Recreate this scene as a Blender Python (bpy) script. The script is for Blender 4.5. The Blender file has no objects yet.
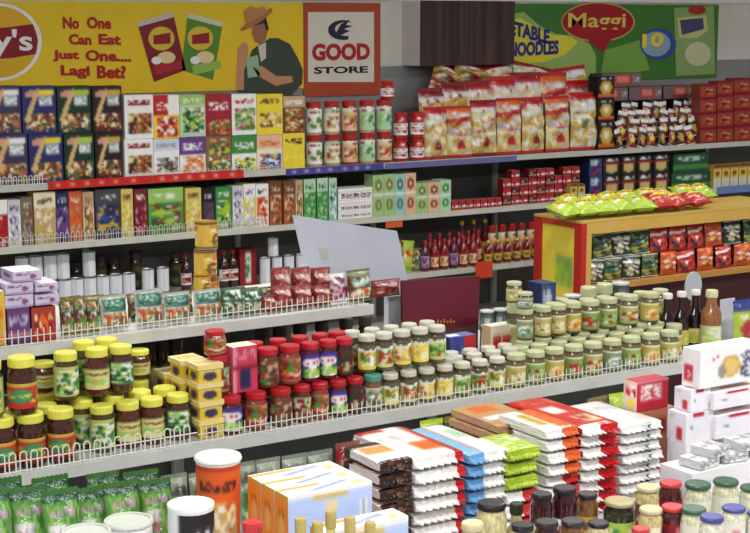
import bpy, math, random
import numpy as np
from mathutils import Matrix, Vector, Euler

# ------------------------------------------------------------------ camera
W, H, F = 750.0, 533.0, 1500.0
CX, CY, HZ = W / 2, H / 2, 20.0            # HZ: pixel row of the horizon
VPX = 2750.0                               # vanishing point of the shelf direction
PITCH = math.atan((CY - HZ) / F)
YAW = math.atan(math.hypot(F, CY - HZ) / (VPX - CX))
CAM = Vector((0.0, 0.0, 2.45))
sc = bpy.context.scene
cd = bpy.data.cameras.new('camera')
cd.sensor_width = 36.0
cd.lens = F / W * 36.0
cd.clip_end = 100
cam = bpy.data.objects.new('camera', cd)
sc.collection.objects.link(cam)
cam.location = CAM
cam.rotation_euler = Euler((math.pi / 2 - PITCH, 0, -YAW), 'XYZ')
sc.camera = cam
ROT = cam.rotation_euler.to_matrix()
RGT, UPV, FWD = ROT @ Vector((1, 0, 0)), ROT @ Vector((0, 1, 0)), ROT @ Vector((0, 0, -1))

# ------------------------------------------------------------------ world, exposure, lights
sc.view_settings.view_transform = 'Standard'
sc.view_settings.look = 'None'
sc.view_settings.exposure = 0.0
sc.view_settings.gamma = 1.0
sc.view_settings.use_curve_mapping = False
wd = bpy.data.worlds.new('store_ambience')
sc.world = wd
wd.use_nodes = True
wd.node_tree.nodes['Background'].inputs[0].default_value = (0.9, 0.95, 1.0, 1)
wd.node_tree.nodes['Background'].inputs[1].default_value = 0.36
CEIL = 3.3


def lamp(x, y, z, sx, sy, power, col=(1.0, 0.98, 0.96)):
    l = bpy.data.lights.new('tube_light', 'AREA')
    l.shape = 'RECTANGLE'
    l.size, l.size_y = sx, sy
    l.energy = power
    l.color = col
    o = bpy.data.objects.new('tube_light', l)
    sc.collection.objects.link(o)
    o.location = (x, y, z)
    return o


LAMPS = [(-.4, 1.9, 1.5, 0.3, 60), (1.9, 1.7, 1.5, 0.3, 52), (4.1, 1.7, 1.5, 0.3, 56), (1.9, 5.0, 1.5, 0.3, 40), (4.6, 5.0, 1.5, 0.3, 44),  # first lamp is added to brighten the left-facing sides of the goods
         (7.4, 5.0, 1.5, 0.3, 44)]
for (lx, ly, sx, sy, p) in LAMPS:
    lamp(lx, ly, CEIL - 0.13, sx, sy, p)


# ------------------------------------------------------------------ pixel helpers (directions only; distance comes from the plane touched)
def ray(px, py):
    return (FWD + RGT * ((px - CX) / F) - UPV * ((py - CY) / F))


def at_y(px, py, Y):
    d = ray(px, py)
    return CAM + d * (Y / d.y)


def at_z(px, py, Z):
    d = ray(px, py)
    return CAM + d * ((Z - CAM.z) / d.z)


def proj(p):
    d = Vector(p) - CAM
    return CX + F * d.dot(RGT) / d.dot(FWD), CY - F * d.dot(UPV) / d.dot(FWD)


def x_at(px, Y, Z):
    """X of the point on plane Y, height Z, that is seen at column px"""
    k = (px - CX) / F
    v = RGT - FWD * k
    return -(v.y * Y + v.z * (Z - CAM.z)) / v.x


def z_at(py, X, Y):
    k = (CY - py) / F
    v = UPV - FWD * k
    return CAM.z - (v.x * X + v.y * Y) / v.z


# ------------------------------------------------------------------ colours and materials
def lin(c):
    out = []
    for v in c[:3]:
        v = v / 255.0
        out.append(v / 12.92 if v <= 0.04045 else ((v + 0.055) / 1.055) ** 2.4)
    return out


MATS = {}


def mat(name, rough=0.5, spec=0.5, metal=0.0, coat=0.0, noise=0.0, nscale=8.0, bump=0.0, bscale=40.0, emit=None):
    """principled material that takes its print from the colour attribute, with procedural mottling"""
    if name in MATS:
        return MATS[name]
    m = bpy.data.materials.new(name)
    m.use_nodes = True
    nt = m.node_tree
    b = nt.nodes['Principled BSDF']
    b.inputs['Roughness'].default_value = rough
    b.inputs['Specular IOR Level'].default_value = spec
    b.inputs['Metallic'].default_value = metal
    b.inputs['Coat Weight'].default_value = coat
    a = nt.nodes.new('ShaderNodeAttribute')
    a.attribute_name = 'Col'
    tc = nt.nodes.new('ShaderNodeTexCoord')
    src = a.outputs['Color']
    if noise:
        n = nt.nodes.new('ShaderNodeTexNoise')
        n.inputs['Scale'].default_value = nscale
        n.inputs['Detail'].default_value = 3
        nt.links.new(tc.outputs['Object'], n.inputs['Vector'])
        mr = nt.nodes.new('ShaderNodeMapRange')
        mr.inputs['To Min'].default_value = 1 - noise
        mr.inputs['To Max'].default_value = 1 + noise
        mr.inputs['From Min'].default_value = 0.3
        mr.inputs['From Max'].default_value = 0.7
        nt.links.new(n.outputs['Fac'], mr.inputs['Value'])
        mx = nt.nodes.new('ShaderNodeVectorMath')
        mx.operation = 'SCALE'
        nt.links.new(src, mx.inputs[0])
        nt.links.new(mr.outputs['Result'], mx.inputs['Scale'])
        src = mx.outputs['Vector']
    nt.links.new(src, b.inputs['Base Color'])
    if bump:
        n2 = nt.nodes.new('ShaderNodeTexNoise')
        n2.inputs['Scale'].default_value = bscale
        nt.links.new(tc.outputs['Object'], n2.inputs['Vector'])
        bp = nt.nodes.new('ShaderNodeBump')
        bp.inputs['Strength'].default_value = bump
        bp.inputs['Distance'].default_value = 0.01
        nt.links.new(n2.outputs['Fac'], bp.inputs['Height'])
        nt.links.new(bp.outputs['Normal'], b.inputs['Normal'])
    if emit:
        b.inputs['Emission Color'].default_value = (*emit[:3], 1)
        b.inputs['Emission Strength'].default_value = emit[3]
    MATS[name] = m
    return m


mat('paper', 0.55, 0.3, noise=0.05, nscale=3)
mat('film', 0.22, 0.6, noise=0.08, nscale=6, bump=0.6, bscale=7)
mat('glass', 0.08, 0.6, coat=0.6, noise=0.35, nscale=9)
mat('plastic', 0.35, 0.45, noise=0.04, nscale=5)
mat('metal', 0.3, 0.5, metal=0.85, noise=0.06, nscale=6)
mat('painted', 0.45, 0.4, noise=0.06, nscale=14)
mat('wall_paint', 0.8, 0.2, noise=0.07, nscale=2.2, bump=0.1, bscale=60)
mat('floor_tile', 0.35, 0.4, noise=0.1, nscale=1.5)
mat('lamp_glow', 0.5, 0.3, emit=(1, 0.98, 0.94, 6.0))


def wood_mat():
    m = bpy.data.materials.new('dark_wood')
    m.use_nodes = True
    nt = m.node_tree
    b = nt.nodes['Principled BSDF']
    b.inputs['Roughness'].default_value = 0.6
    tc = nt.nodes.new('ShaderNodeTexCoord')
    mp = nt.nodes.new('ShaderNodeMapping')
    mp.inputs['Scale'].default_value = (26, 26, 1.2)
    n = nt.nodes.new('ShaderNodeTexNoise')
    n.inputs['Scale'].default_value = 1.0
    n.inputs['Detail'].default_value = 4
    r = nt.nodes.new('ShaderNodeValToRGB')
    r.color_ramp.elements[0].position = 0.35
    r.color_ramp.elements[0].color = (*lin((30, 14, 12)), 1)
    r.color_ramp.elements[1].position = 0.7
    r.color_ramp.elements[1].color = (*lin((82, 48, 40)), 1)
    nt.links.new(tc.outputs['Object'], mp.inputs['Vector'])
    nt.links.new(mp.outputs['Vector'], n.inputs['Vector'])
    nt.links.new(n.outputs['Fac'], r.inputs['Fac'])
    nt.links.new(r.outputs['Color'], b.inputs['Base Color'])
    MATS['dark_wood'] = m


wood_mat()

K = dict(white=(238, 238, 236), cream=(236, 226, 190), black=(26, 22, 24), red=(200, 24, 32), dred=(140, 16, 28), maroon=(96, 22, 38),
         orange=(232, 100, 24), dorange=(206, 76, 30), yellow=(240, 212, 40), lemon=(238, 230, 90), gold=(206, 166, 60), green=(58, 140, 58),
         dgreen=(24, 74, 48), lgreen=(150, 200, 90), lime=(176, 206, 40), mint=(178, 214, 178), teal=(30, 110, 100), blue=(44, 70, 170),
         navy=(34, 38, 88), lblue=(120, 180, 226), pale=(206, 214, 236), purple=(110, 60, 140), lilac=(196, 176, 212), pink=(226, 130, 150),
         brown=(112, 66, 42), dbrown=(62, 36, 30), tan=(196, 160, 116), grey=(150, 152, 156), lgrey=(200, 202, 208), dgrey=(70, 70, 74),
         peach=(232, 184, 150), silver=(206, 210, 220), olive=(120, 120, 50), skin=(206, 140, 100), rust=(150, 62, 44))


def kc(c):
    return K[c] if isinstance(c, str) else c


class Art:
    def __init__(s, w, h, base='white', ops=(), seed=1):
        s.w, s.h = w, h
        s.a = np.zeros((h, w, 3), float)
        s.a[:] = kc(base)
        rnd = random.Random(seed)
        for op in ops:
            k = op[0]
            if k == 'r':
                _, u0, v0, u1, v1, c = op
                s.a[s.iy(v0):max(s.iy(v1), s.iy(v0) + 1), s.ix(u0):max(s.ix(u1), s.ix(u0) + 1)] = kc(c)
            elif k == 'e':
                _, cx, cy, rx, ry, c = op
                yy, xx = np.mgrid[0:h, 0:w]
                m = (((xx + .5) / w - cx) / rx) ** 2 + (((yy + .5) / h - cy) / ry) ** 2 < 1
                s.a[m] = kc(c)
            elif k == 'n':          # food picture: patches of a palette
                _, u0, v0, u1, v1, pal = op
                y0, y1, x0, x1 = s.iy(v0), max(s.iy(v1), s.iy(v0) + 1), s.ix(u0), max(s.ix(u1), s.ix(u0) + 1)
                s.a[y0:y1, x0:x1] = kc(rnd.choice(pal))
                yy, xx = np.mgrid[y0:y1, x0:x1]
                sub = s.a[y0:y1, x0:x1]
                for _ in range(int((y1 - y0) * (x1 - x0) / 2.2) + 4):
                    cx, cy = rnd.uniform(x0, x1), rnd.uniform(y0, y1)
                    rx, ry, an = rnd.uniform(.7, 2.0), rnd.uniform(.6, 1.6), rnd.uniform(0, 3.1)
                    dx, dy = xx + .5 - cx, yy + .5 - cy
                    m = ((dx * math.cos(an) + dy * math.sin(an)) / rx) ** 2 + ((dy * math.cos(an) - dx * math.sin(an)) / ry) ** 2 < 1
                    sub[m] = kc(rnd.choice(pal))
            elif k == 'd':          # diagonal band
                _, u0, v0, u1, v1, t, c = op
                yy, xx = np.mgrid[0:h, 0:w]
                x, y = (xx + .5) / w, (yy + .5) / h
                dx, dy = u1 - u0, v1 - v0
                ll = dx * dx + dy * dy
                tt = ((x - u0) * dx + (y - v0) * dy) / ll
                dist = np.abs((x - u0) * dy - (y - v0) * dx) / math.sqrt(ll)
                s.a[(tt > 0) & (tt < 1) & (dist < t)] = kc(c)
            elif k == 's':          # unreadable small print
                _, u0, v0, u1, v1, c = op
                for y in range(s.iy(v0), max(s.iy(v1), s.iy(v0) + 1)):
                    for x in range(s.ix(u0), s.ix(u1)):
                        if rnd.random() < 0.55:
                            s.a[y, x] = kc(c)

    def corners(s):
        """per cell the four corner colours (tl, bl, br, tr), print edges slightly soft"""
        if not hasattr(s, '_c'):
            p = np.pad(s.a, ((1, 1), (1, 1), (0, 0)), 'edge')
            v = (p[:-1, :-1] + p[1:, :-1] + p[:-1, 1:] + p[1:, 1:]) / 4
            q = np.stack([v[:-1, :-1], v[1:, :-1], v[1:, 1:], v[:-1, 1:]], 2)
            s._c = .35 * s.a[:, :, None, :] + .65 * q
        return s._c

    def cell(s, j, i, order=(0, 1, 2, 3)):
        c = s.corners()[j, i]
        return [tuple(c[k]) for k in order]

    def ix(s, u):
        return max(0, min(s.w, int(round(u * s.w))))

    def iy(s, v):
        return max(0, min(s.h, int(round(v * s.h))))


def solid(c):
    return Art(1, 1, c)


PRINT = ('paper', 'film', 'glass', 'plastic')


class MB:
    """collects faces with one colour each and builds one mesh"""

    def __init__(s):
        s.v, s.f, s.c = [], [], []

    def quad(s, a, b, c, d, col):
        n = len(s.v)
        s.v += [a, b, c, d]
        s.f.append((n, n + 1, n + 2, n + 3))
        s.c.append(col)

    def poly(s, pts, col):
        n = len(s.v)
        s.v += list(pts)
        s.f.append(tuple(range(n, n + len(pts))))
        s.c.append(kc(col))

    def grid(s, o, du, dv, art):
        """art on the parallelogram: o is the top-left corner, du to the right, dv downwards"""
        o, du, dv = Vector(o), Vector(du), Vector(dv)
        h, w = art.h, art.w
        n = len(s.v)
        for j in range(h + 1):
            for i in range(w + 1):
                s.v.append(tuple(o + du * (i / w) + dv * (j / h)))
        for j in range(h):
            for i in range(w):
                k = n + j * (w + 1) + i
                s.f.append((k, k + w + 1, k + w + 2, k + 1))
                s.c.append(art.cell(j, i))

    def box(s, x0, x1, y0, y1, z0, z1, col=None, front=None, left=None, top=None, right=None):
        c = kc(col) if col is not None else (200, 200, 200)
        S = solid(c)
        s.grid((x0, y0, z1), (x1 - x0, 0, 0), (0, 0, z0 - z1), front or S)
        s.grid((x0, y1, z1), (0, y0 - y1, 0), (0, 0, z0 - z1), left or S)
        s.grid((x1, y0, z1), (0, y1 - y0, 0), (0, 0, z0 - z1), right or left or S)
        s.grid((x1, y1, z1), (x0 - x1, 0, 0), (0, 0, z0 - z1), S)
        s.grid((x0, y1, z1), (x1 - x0, 0, 0), (0, y0 - y1, 0), top or S)
        s.grid((x0, y0, z0), (x1 - x0, 0, 0), (0, y1 - y0, 0), S)

    def lathe(s, prof, n=20, cols=None, cx=0, cy=0):
        """prof: (r, z) from the bottom up; cols: one colour per band"""
        k0 = len(s.v)
        for (r, z) in prof:
            for i in range(n):
                t = 2 * math.pi * i / n
                s.v.append((cx + r * math.cos(t), cy + r * math.sin(t), z))
        for j in range(len(prof) - 1):
            for i in range(n):
                a, b = k0 + j * n + i, k0 + j * n + (i + 1) % n
                s.f.append((a, b, b + n, a + n))
                s.c.append(kc(cols[j] if isinstance(cols, list) else cols))
        for j, flip in ((0, True), (len(prof) - 1, False)):
            if prof[j][0] > 1e-5:
                r = [k0 + j * n + i for i in range(n)]
                s.f.append(tuple(reversed(r)) if flip else tuple(r))
                s.c.append(kc((cols[0] if flip else cols[-1]) if isinstance(cols, list) else cols))

    def wrap(s, r, z0, z1, art, rep=2, r1=None):
        """label around a cylinder, art repeated; its middle faces -Y"""
        n, h = art.w * rep, art.h
        r1 = r if r1 is None else r1
        k0 = len(s.v)
        for j in range(h + 1):
            rr = r + (r1 - r) * j / h
            for i in range(n):
                t = -math.pi / 2 - math.pi / rep + 2 * math.pi * i / n
                s.v.append((rr * math.cos(t), rr * math.sin(t), z0 + (z1 - z0) * j / h))
        for j in range(h):
            for i in range(n):
                a, b = k0 + j * n + i, k0 + j * n + (i + 1) % n
                s.f.append((a, b, b + n, a + n))
                s.c.append(art.cell(h - 1 - j, i % art.w, (1, 2, 3, 0)))

    def tube(s, pts, r, n=6, col='white'):
        rings = []
        pts = [Vector(p) for p in pts]
        for i, p in enumerate(pts):
            d = (pts[min(i + 1, len(pts) - 1)] - pts[max(i - 1, 0)]).normalized()
            u = d.orthogonal().normalized() if i == 0 else (uu - d * uu.dot(d)).normalized()
            uu = u
            w = d.cross(u)
            k = len(s.v)
            for q in range(n):
                t = 2 * math.pi * q / n
                s.v.append(tuple(p + u * (r * math.cos(t)) + w * (r * math.sin(t))))
            rings.append(k)
        for a, b in zip(rings, rings[1:]):
            for q in range(n):
                s.f.append((a + q, a + (q + 1) % n, b + (q + 1) % n, b + q))
                s.c.append(kc(col))
        s.f.append(tuple(reversed([rings[0] + q for q in range(n)])))
        s.c.append(kc(col))
        s.f.append(tuple(rings[-1] + q for q in range(n)))
        s.c.append(kc(col))

    def mesh(s, name, material, smooth=False):
        me = bpy.data.meshes.new(name)
        me.from_pydata([tuple(v) for v in s.v], [], s.f)
        ca = me.color_attributes.new('Col', 'FLOAT_COLOR', 'CORNER')
        buf = []
        for f, c in zip(s.f, s.c):
            if isinstance(c, list):
                buf.extend(c)
            else:
                buf.extend([tuple(c)] * len(f))
        a = np.array(buf, float)
        if material in PRINT:                  # inks are a little duller than the palette
            g = a @ np.array([.3, .59, .11])
            a = g[:, None] + (a - g[:, None]) * .88
        a = np.clip(a, 0, 255) / 255
        a = np.where(a <= .04045, a / 12.92, ((a + .055) / 1.055) ** 2.4)
        ca.data.foreach_set('color', np.concatenate([a, np.ones((len(a), 1))], 1).ravel())
        me.materials.append(MATS[material])
        if smooth:
            me.polygons.foreach_set('use_smooth', [True] * len(s.f))
        me.update()
        return me


# ------------------------------------------------------------------ objects: things, parts, labels
col = sc.collection
THINGS = []


def link(name, me, parent=None):
    o = bpy.data.objects.new(name, me)
    col.objects.link(o)
    if parent is not None:
        o.parent = parent
    return o


def part(name, mb, material, parent, smooth=False):
    return link(name, mb.mesh(name, material, smooth), parent)


def thing(name, base, cat, loc=(0, 0, 0), group=None, where='', me=None):
    o = link(name, me)
    o.location = loc
    o['category'] = cat
    if group:
        o['group'] = group
    THINGS.append((o, base, where))
    return o


def struct(name, mb, material, smooth=False):
    o = link(name, mb.mesh(name, material, smooth))
    o['kind'] = 'structure'
    return o


DES = {}


class Design:
    def __init__(s, name, parts):
        s.name, s.parts = name, parts       # parts: (part name, mesh, [(sub name, mesh)])


def put(des, loc, size, base, where, cat, group=None, rot=(0, 0, 0)):
    d = DES[des]
    single = len(d.parts) == 1 and not d.parts[0][2]
    o = thing(d.name, base, cat, loc, group, where, me=d.parts[0][1] if single else None)
    o.scale = size
    o.rotation_euler = rot
    if not single:
        for pn, me, subs in d.parts:
            p = link(pn, me, o)
            for sn, sm in subs:
                link(sn, sm, p)
    return o


ORD = ('first second third fourth fifth sixth seventh eighth ninth tenth eleventh twelfth thirteenth fourteenth fifteenth sixteenth '
       'seventeenth eighteenth nineteenth twentieth').split()


def ordinal(i):
    if i < 20:
        return ORD[i]
    t = {2: 'twenty', 3: 'thirty', 4: 'forty'}[(i + 1) // 10]
    return t + '-' + ORD[i % 10] if (i + 1) % 10 else t[:-1] + 'ieth'


def finish_labels():
    groups = {}
    for o, base, where in THINGS:
        groups.setdefault((base, where), []).append(o)
    for (base, where), os_ in groups.items():
        os_.sort(key=lambda o: proj(o.location)[0])
        for i, o in enumerate(os_):
            if len(os_) == 1:
                o['label'] = (base + ' ' + where).strip()
            elif len(os_) == 2:
                o['label'] = ('%s %s one of two %s' % ('left' if i == 0 else 'right', base, where)).strip().replace(' one of two', ', of two,')
            else:
                o['label'] = ('%s %s from the left %s' % (ordinal(i), base, where)).strip()


# ------------------------------------------------------------------ design builders (all unit size: footprint 1 x 1, height 1)
def carton(name, front, left=None, top=None, base='white', kind='carton', material='paper'):
    mb = MB()
    mb.box(-.5, .5, -.5, .5, 0, 1, base, front, left, top)
    DES[name] = Design(kind, [('body', mb.mesh(kind, material), [])])


def jar(name, lid, content, label, lz=(.14, .62), kind='jar', n=20, lid_h=.17, neck=.40, lid_r=.44, lid2=None, contents2=None, body_name='glass_body'):
    sh = 1 - lid_h
    b = MB()
    c2 = contents2 or content
    b.lathe([(.40, 0), (.47, .02), (.49, .06), (.49, sh - .16), (.46, sh - .09), (neck, sh - .03), (neck, sh + .03)], n,
            [content, content, content, content, c2, c2])
    l = MB()
    l.lathe([(lid_r, sh), (lid_r + .01, sh + .02), (lid_r + .01, .97), (lid_r - .02, .995), (lid_r - .06, 1.0)], n, [lid2 or lid, lid, lid, lid])
    g = MB()
    g.wrap(.496, lz[0], lz[1], label)
    DES[name] = Design(kind, [(body_name, b.mesh(body_name, 'glass', True), []), ('lid', l.mesh('lid', 'plastic', False), []),
                              ('label', g.mesh('label', 'paper', True), [])])


def can(name, label, end='silver', kind='tin_can', lz=(.05, .95), body='silver', lid=None, taper=0.0, lidh=.0, material='metal'):
    b = MB()
    r0 = .49 - taper
    b.lathe([(r0 - .02, 0), (r0, .015), (r0, .05), (.49, .95), (.5, .96), (.5, .985), (.47, .985), (.46, .965), (0, .965)], 22,
            [body, body, body, end, end, end, end, end])
    g = MB()
    g.wrap(r0 + .004 + (.49 - r0) * lz[0], lz[0], lz[1], label, 2, .494)
    parts = [('body', b.mesh('body', material, False), []), ('label', g.mesh('label', 'paper', True), [])]
    if lid:
        l = MB()
        l.lathe([(.505, 1 - lidh), (.525, 1 - lidh + .01), (.525, .985), (.505, 1.0), (.46, 1.0), (.45, .985), (0, .985)], 24, lid)
        parts.append(('lid', l.mesh('lid', 'plastic', False), []))
    DES[name] = Design(kind, parts)


def bottle(name, content, cap, label, lz=(.12, .5), shoulder=.62, neck=.16, kind='bottle', caph=.1, n=18):
    b = MB()
    b.lathe([(.44, 0), (.49, .02), (.49, shoulder - .06), (.44, shoulder + .03), (.27, shoulder + .12), (neck, shoulder + .2), (neck, 1 - caph + .02)], n, content)
    l = MB()
    l.lathe([(neck + .03, 1 - caph), (neck + .05, 1 - caph + .015), (neck + .05, .98), (neck + .02, 1.0)], n, cap)
    g = MB()
    g.wrap(.497, lz[0], lz[1], label)
    DES[name] = Design(kind, [('glass_body', b.mesh('glass_body', 'glass', True), []), ('cap', l.mesh('cap', 'plastic'), []),
                              ('label', g.mesh('label', 'paper', True), [])])


def bag(name, art, seal='white', kind='snack_bag', seed=1, wr=.05, material='film', back=None):
    """pillow pack standing upright, front towards -Y"""
    rnd = random.Random(seed)
    w, h = art.w, art.h
    b = MB()
    ph = [rnd.uniform(0, 6.3) for _ in range(6)]

    def pt(i, j, sgn):
        u, v = i / w * 2 - 1, 1 - j / h * 2
        t = max(0, 1 - abs(u) ** 2.6) ** .7 * max(0, 1 - abs(v) ** 3.2) ** .7
        wv = wr * (math.sin(5 * u + 4 * v + ph[0]) + math.sin(9 * v - 3 * u + ph[1])) * t
        pin = 1 - .05 * (1 - abs(v) ** 2)
        return (u * .5 * pin, sgn * (t * .48 + .004) + wv, .05 + (v + 1) * .45)

    for sgn in (-1, 1):
        n = len(b.v)
        for j in range(h + 1):
            for i in range(w + 1):
                b.v.append(pt(i, j, sgn))
        for j in range(h):
            for i in range(w):
                k = n + j * (w + 1) + i
                q = (k, k + w + 1, k + w + 2, k + 1)
                b.f.append(q if sgn < 0 else q[::-1])
                b.c.append(art.cell(j, i, (0, 1, 2, 3) if sgn < 0 else (3, 2, 1, 0)))
    parts = [('wrapper', b.mesh('wrapper', material, True), [])]
    for z0, z1 in ((.94, 1.0), (.06, 0.0)):
        sm = MB()
        m = 16
        pts = [(-.5 + i / m, z1 + (0 if i % 2 else (z0 - z1) * .18)) for i in range(m + 1)]
        for (xa, za), (xb, zb) in zip(pts, pts[1:]):
            for y in (-.02, .02):
                qd = [(xa, y, z0), (xb, y, z0), (xb, y, zb), (xa, y, za)]
                sm.poly(qd, seal)
        parts.append(('seal', sm.mesh('seal', material), []))
    DES[name] = Design(kind, parts)


def flowpack(name, end, top, side, fin='white', kind='noodle_pack'):
    """pack lying flat, its end towards -Y: rounded body and zigzag end seals"""
    mb = MB()
    xs = [i / 12 for i in range(13)]
    n = 13

    def prof(u, lift):
        e = max(0.0, 1 - abs(2 * u - 1) ** 4) ** .5
        return e

    # top and bottom skins, sides
    ny = top.h
    nx = top.w

    def P(i, j, up):
        u, v = i / nx, j / ny
        e = (max(0, 1 - abs(2 * u - 1) ** 6)) ** .5
        g = (max(0, 1 - abs(2 * v - 1) ** 10)) ** .6
        z = .5 + (.48 if up else -.48) * (.76 + .24 * e) * (.82 + .18 * g)
        return (u - .5, .46 - v * .92, z)
    for up in (True, False):
        k0 = len(mb.v)
        for j in range(ny + 1):
            for i in range(nx + 1):
                mb.v.append(P(i, j, up))
        for j in range(ny):
            for i in range(nx):
                k = k0 + j * (nx + 1) + i
                q = (k, k + nx + 1, k + nx + 2, k + 1)
                mb.f.append(q if up else q[::-1])
                mb.c.append(top.cell(j, i, (0, 1, 2, 3) if up else (3, 2, 1, 0)) if j < ny - 1 else tuple(end.a[1, int(i * end.w / nx)]))
    for x in (0, nx):      # long sides
        for j in range(ny):
            a, b_, c_, d_ = P(x, j, True), P(x, j + 1, True), P(x, j + 1, False), P(x, j, False)
            for t in range(side.h):
                f0, f1 = t / side.h, (t + 1) / side.h
                qa = [tuple(Vector(a).lerp(Vector(d_), f0)), tuple(Vector(b_).lerp(Vector(c_), f0)), tuple(Vector(b_).lerp(Vector(c_), f1)), tuple(Vector(a).lerp(Vector(d_), f1))]
                mb.poly(qa if x == 0 else qa[::-1], tuple(side.a[t, int(j * side.w / ny)]))
    for j in (0, ny):      # ends
        for i in range(nx):
            a, b_ = P(i, j, True), P(i + 1, j, True)
            d_, c_ = P(i, j, False), P(i + 1, j, False)
            for t in range(end.h):
                f0, f1 = t / end.h, (t + 1) / end.h
                qa = [tuple(Vector(a).lerp(Vector(d_), f0)), tuple(Vector(a).lerp(Vector(d_), f1)), tuple(Vector(b_).lerp(Vector(c_), f1)), tuple(Vector(b_).lerp(Vector(c_), f0))]
                mb.poly(qa if j == ny else qa[::-1], tuple(end.a[t, int(i * end.w / nx)]))
    parts = [('wrapper', mb.mesh('wrapper', 'film'), [])]
    for s in (-1, 1):
        sm = MB()
        m = 14
        for i in range(m):
            xa, xb = -.48 + .96 * i / m, -.48 + .96 * (i + 1) / m
            ya, yb = (.54, .485) if i % 2 else (.485, .54)
            c = tuple(end.a[end.h // 2, min(end.w - 1, int((xa + .5) * end.w))])
            for dz in (-.03, .03):
                sm.poly([(xa, s * .45, .5 + dz), (xb, s * .45, .5 + dz), (xb, s * yb, .3 + dz), (xa, s * ya, .3 + dz)], c)
        parts.append(('seal', sm.mesh('seal', 'film'), []))
    DES[name] = Design(kind, parts)


def text_mesh(body, material, color, bold=.0, ext=.003):
    cu = bpy.data.curves.new('lettering', 'FONT')
    cu.body = body
    cu.size = 1
    cu.offset = bold
    cu.extrude = 0
    cu.resolution_u = 3
    o = bpy.data.objects.new('lettering', cu)
    col.objects.link(o)
    dg = bpy.context.evaluated_depsgraph_get()
    me = bpy.data.meshes.new_from_object(o.evaluated_get(dg))
    bpy.data.objects.remove(o)
    bpy.data.curves.remove(cu)
    ca = me.color_attributes.new('Col', 'FLOAT_COLOR', 'CORNER')
    ca.data.foreach_set('color', (lin(kc(color)) + [1.0]) * len(me.loops))
    me.materials.clear()
    me.materials.append(MATS[material])
    return me


def wall_text(body, x0, z0, x1, z1, Y, color, parent, bold=.0, tilt=0.0, shear=0.0, name='lettering'):
    """flat lettering fitted to the rectangle x0..x1, z0..z1 on the plane Y, facing -Y"""
    me = text_mesh(body, 'paper', color, bold)
    vs = np.array([v.co[:] for v in me.vertices])
    mn, mx = vs.min(0), vs.max(0)
    out = []
    for v in vs:
        fx, fz = (v[0] - mn[0]) / (mx[0] - mn[0]), (v[1] - mn[1]) / (mx[1] - mn[1])
        out.append((x0 + fx * (x1 - x0) + shear * (fz - .5) * (z1 - z0), Y, z0 + fz * (z1 - z0) + tilt * (fx - .5) * (x1 - x0)))
    for v, c in zip(me.vertices, out):
        v.co = c
    me.name = name
    o = link(name, me, parent)
    if parent is not None:
        o.matrix_parent_inverse = parent.matrix_basis.inverted()
    return o


def wpart(name, mb, material, parent, smooth=False):
    """part whose coordinates are given in the world"""
    o = part(name, mb, material, parent, smooth)
    o.matrix_parent_inverse = Matrix.Translation(-parent.location)
    return o


# ------------------------------------------------------------------ the setting
YW = 8.05                                   # back wall
YB, YL, YU = 7.5, 3.75, 4.05                # front edges: wall shelves, gondola lower shelf, gondola upper shelf
ZW = at_y(400, 66, YW).z                    # two-tone line on the wall
mb = MB()
mb.box(-3, 15, YW, YW + .15, ZW, CEIL, (214, 212, 206))
mb.box(-3, 15, YW, YW + .15, 0, ZW, (142, 142, 144))
struct('wall_back', mb, 'wall_paint')
mb = MB()
for i in range(24):
    for j in range(16):
        c = 178 + ((i * 7 + j * 13) % 5) * 3
        mb.quad((-3 + i * .75, -3.9 + j * .75, 0), (-3 + (i + 1) * .75, -3.9 + j * .75, 0), (-3 + (i + 1) * .75, -3.9 + (j + 1) * .75, 0), (-3 + i * .75, -3.9 + (j + 1) * .75, 0), (c, c, c - 8))
struct('floor', mb, 'floor_tile')
mb = MB()
mb.box(-3, 15, -3.9, YW + .15, CEIL, CEIL + .1, (226, 226, 222))
struct('ceiling', mb, 'wall_paint')
mb = MB()
zt = at_y(560, 2, YW).z
mb.box(-3, 15, YW - .03, YW, zt, zt + .07, (228, 228, 222))
struct('trim_1', mb, 'painted')
for (lx, ly, sx, sy, p) in LAMPS:
    t = thing('ceiling_light', 'white fluorescent ceiling light above the shelves', 'ceiling light', (lx, ly, CEIL - .11), 'ceiling lights', '')
    mb = MB(); mb.box(-.8, .8, -.17, .17, .03, .11, 'white'); part('housing', mb, 'painted', t)
    mb = MB(); mb.tube([(-.72, -.08, .01), (.72, -.08, .01)], .013, 8); part('tube', mb, 'lamp_glow', t)
    mb = MB(); mb.tube([(-.72, .08, .01), (.72, .08, .01)], .013, 8); part('tube', mb, 'lamp_glow', t)

# ------------------------------------------------------------------ shelving
Z1 = at_y(0, 192, YB).z + .026
Z2 = at_y(0, 254, YB).z + .026
Z3 = at_y(0, 324, YB).z + .026
Z4 = Z3 - .36
ZU = at_y(0, 359, YU).z + .026
ZL = at_y(0, 489, YL).z + .030
ZT = 1.02                                   # table in front of the gondola


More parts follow.
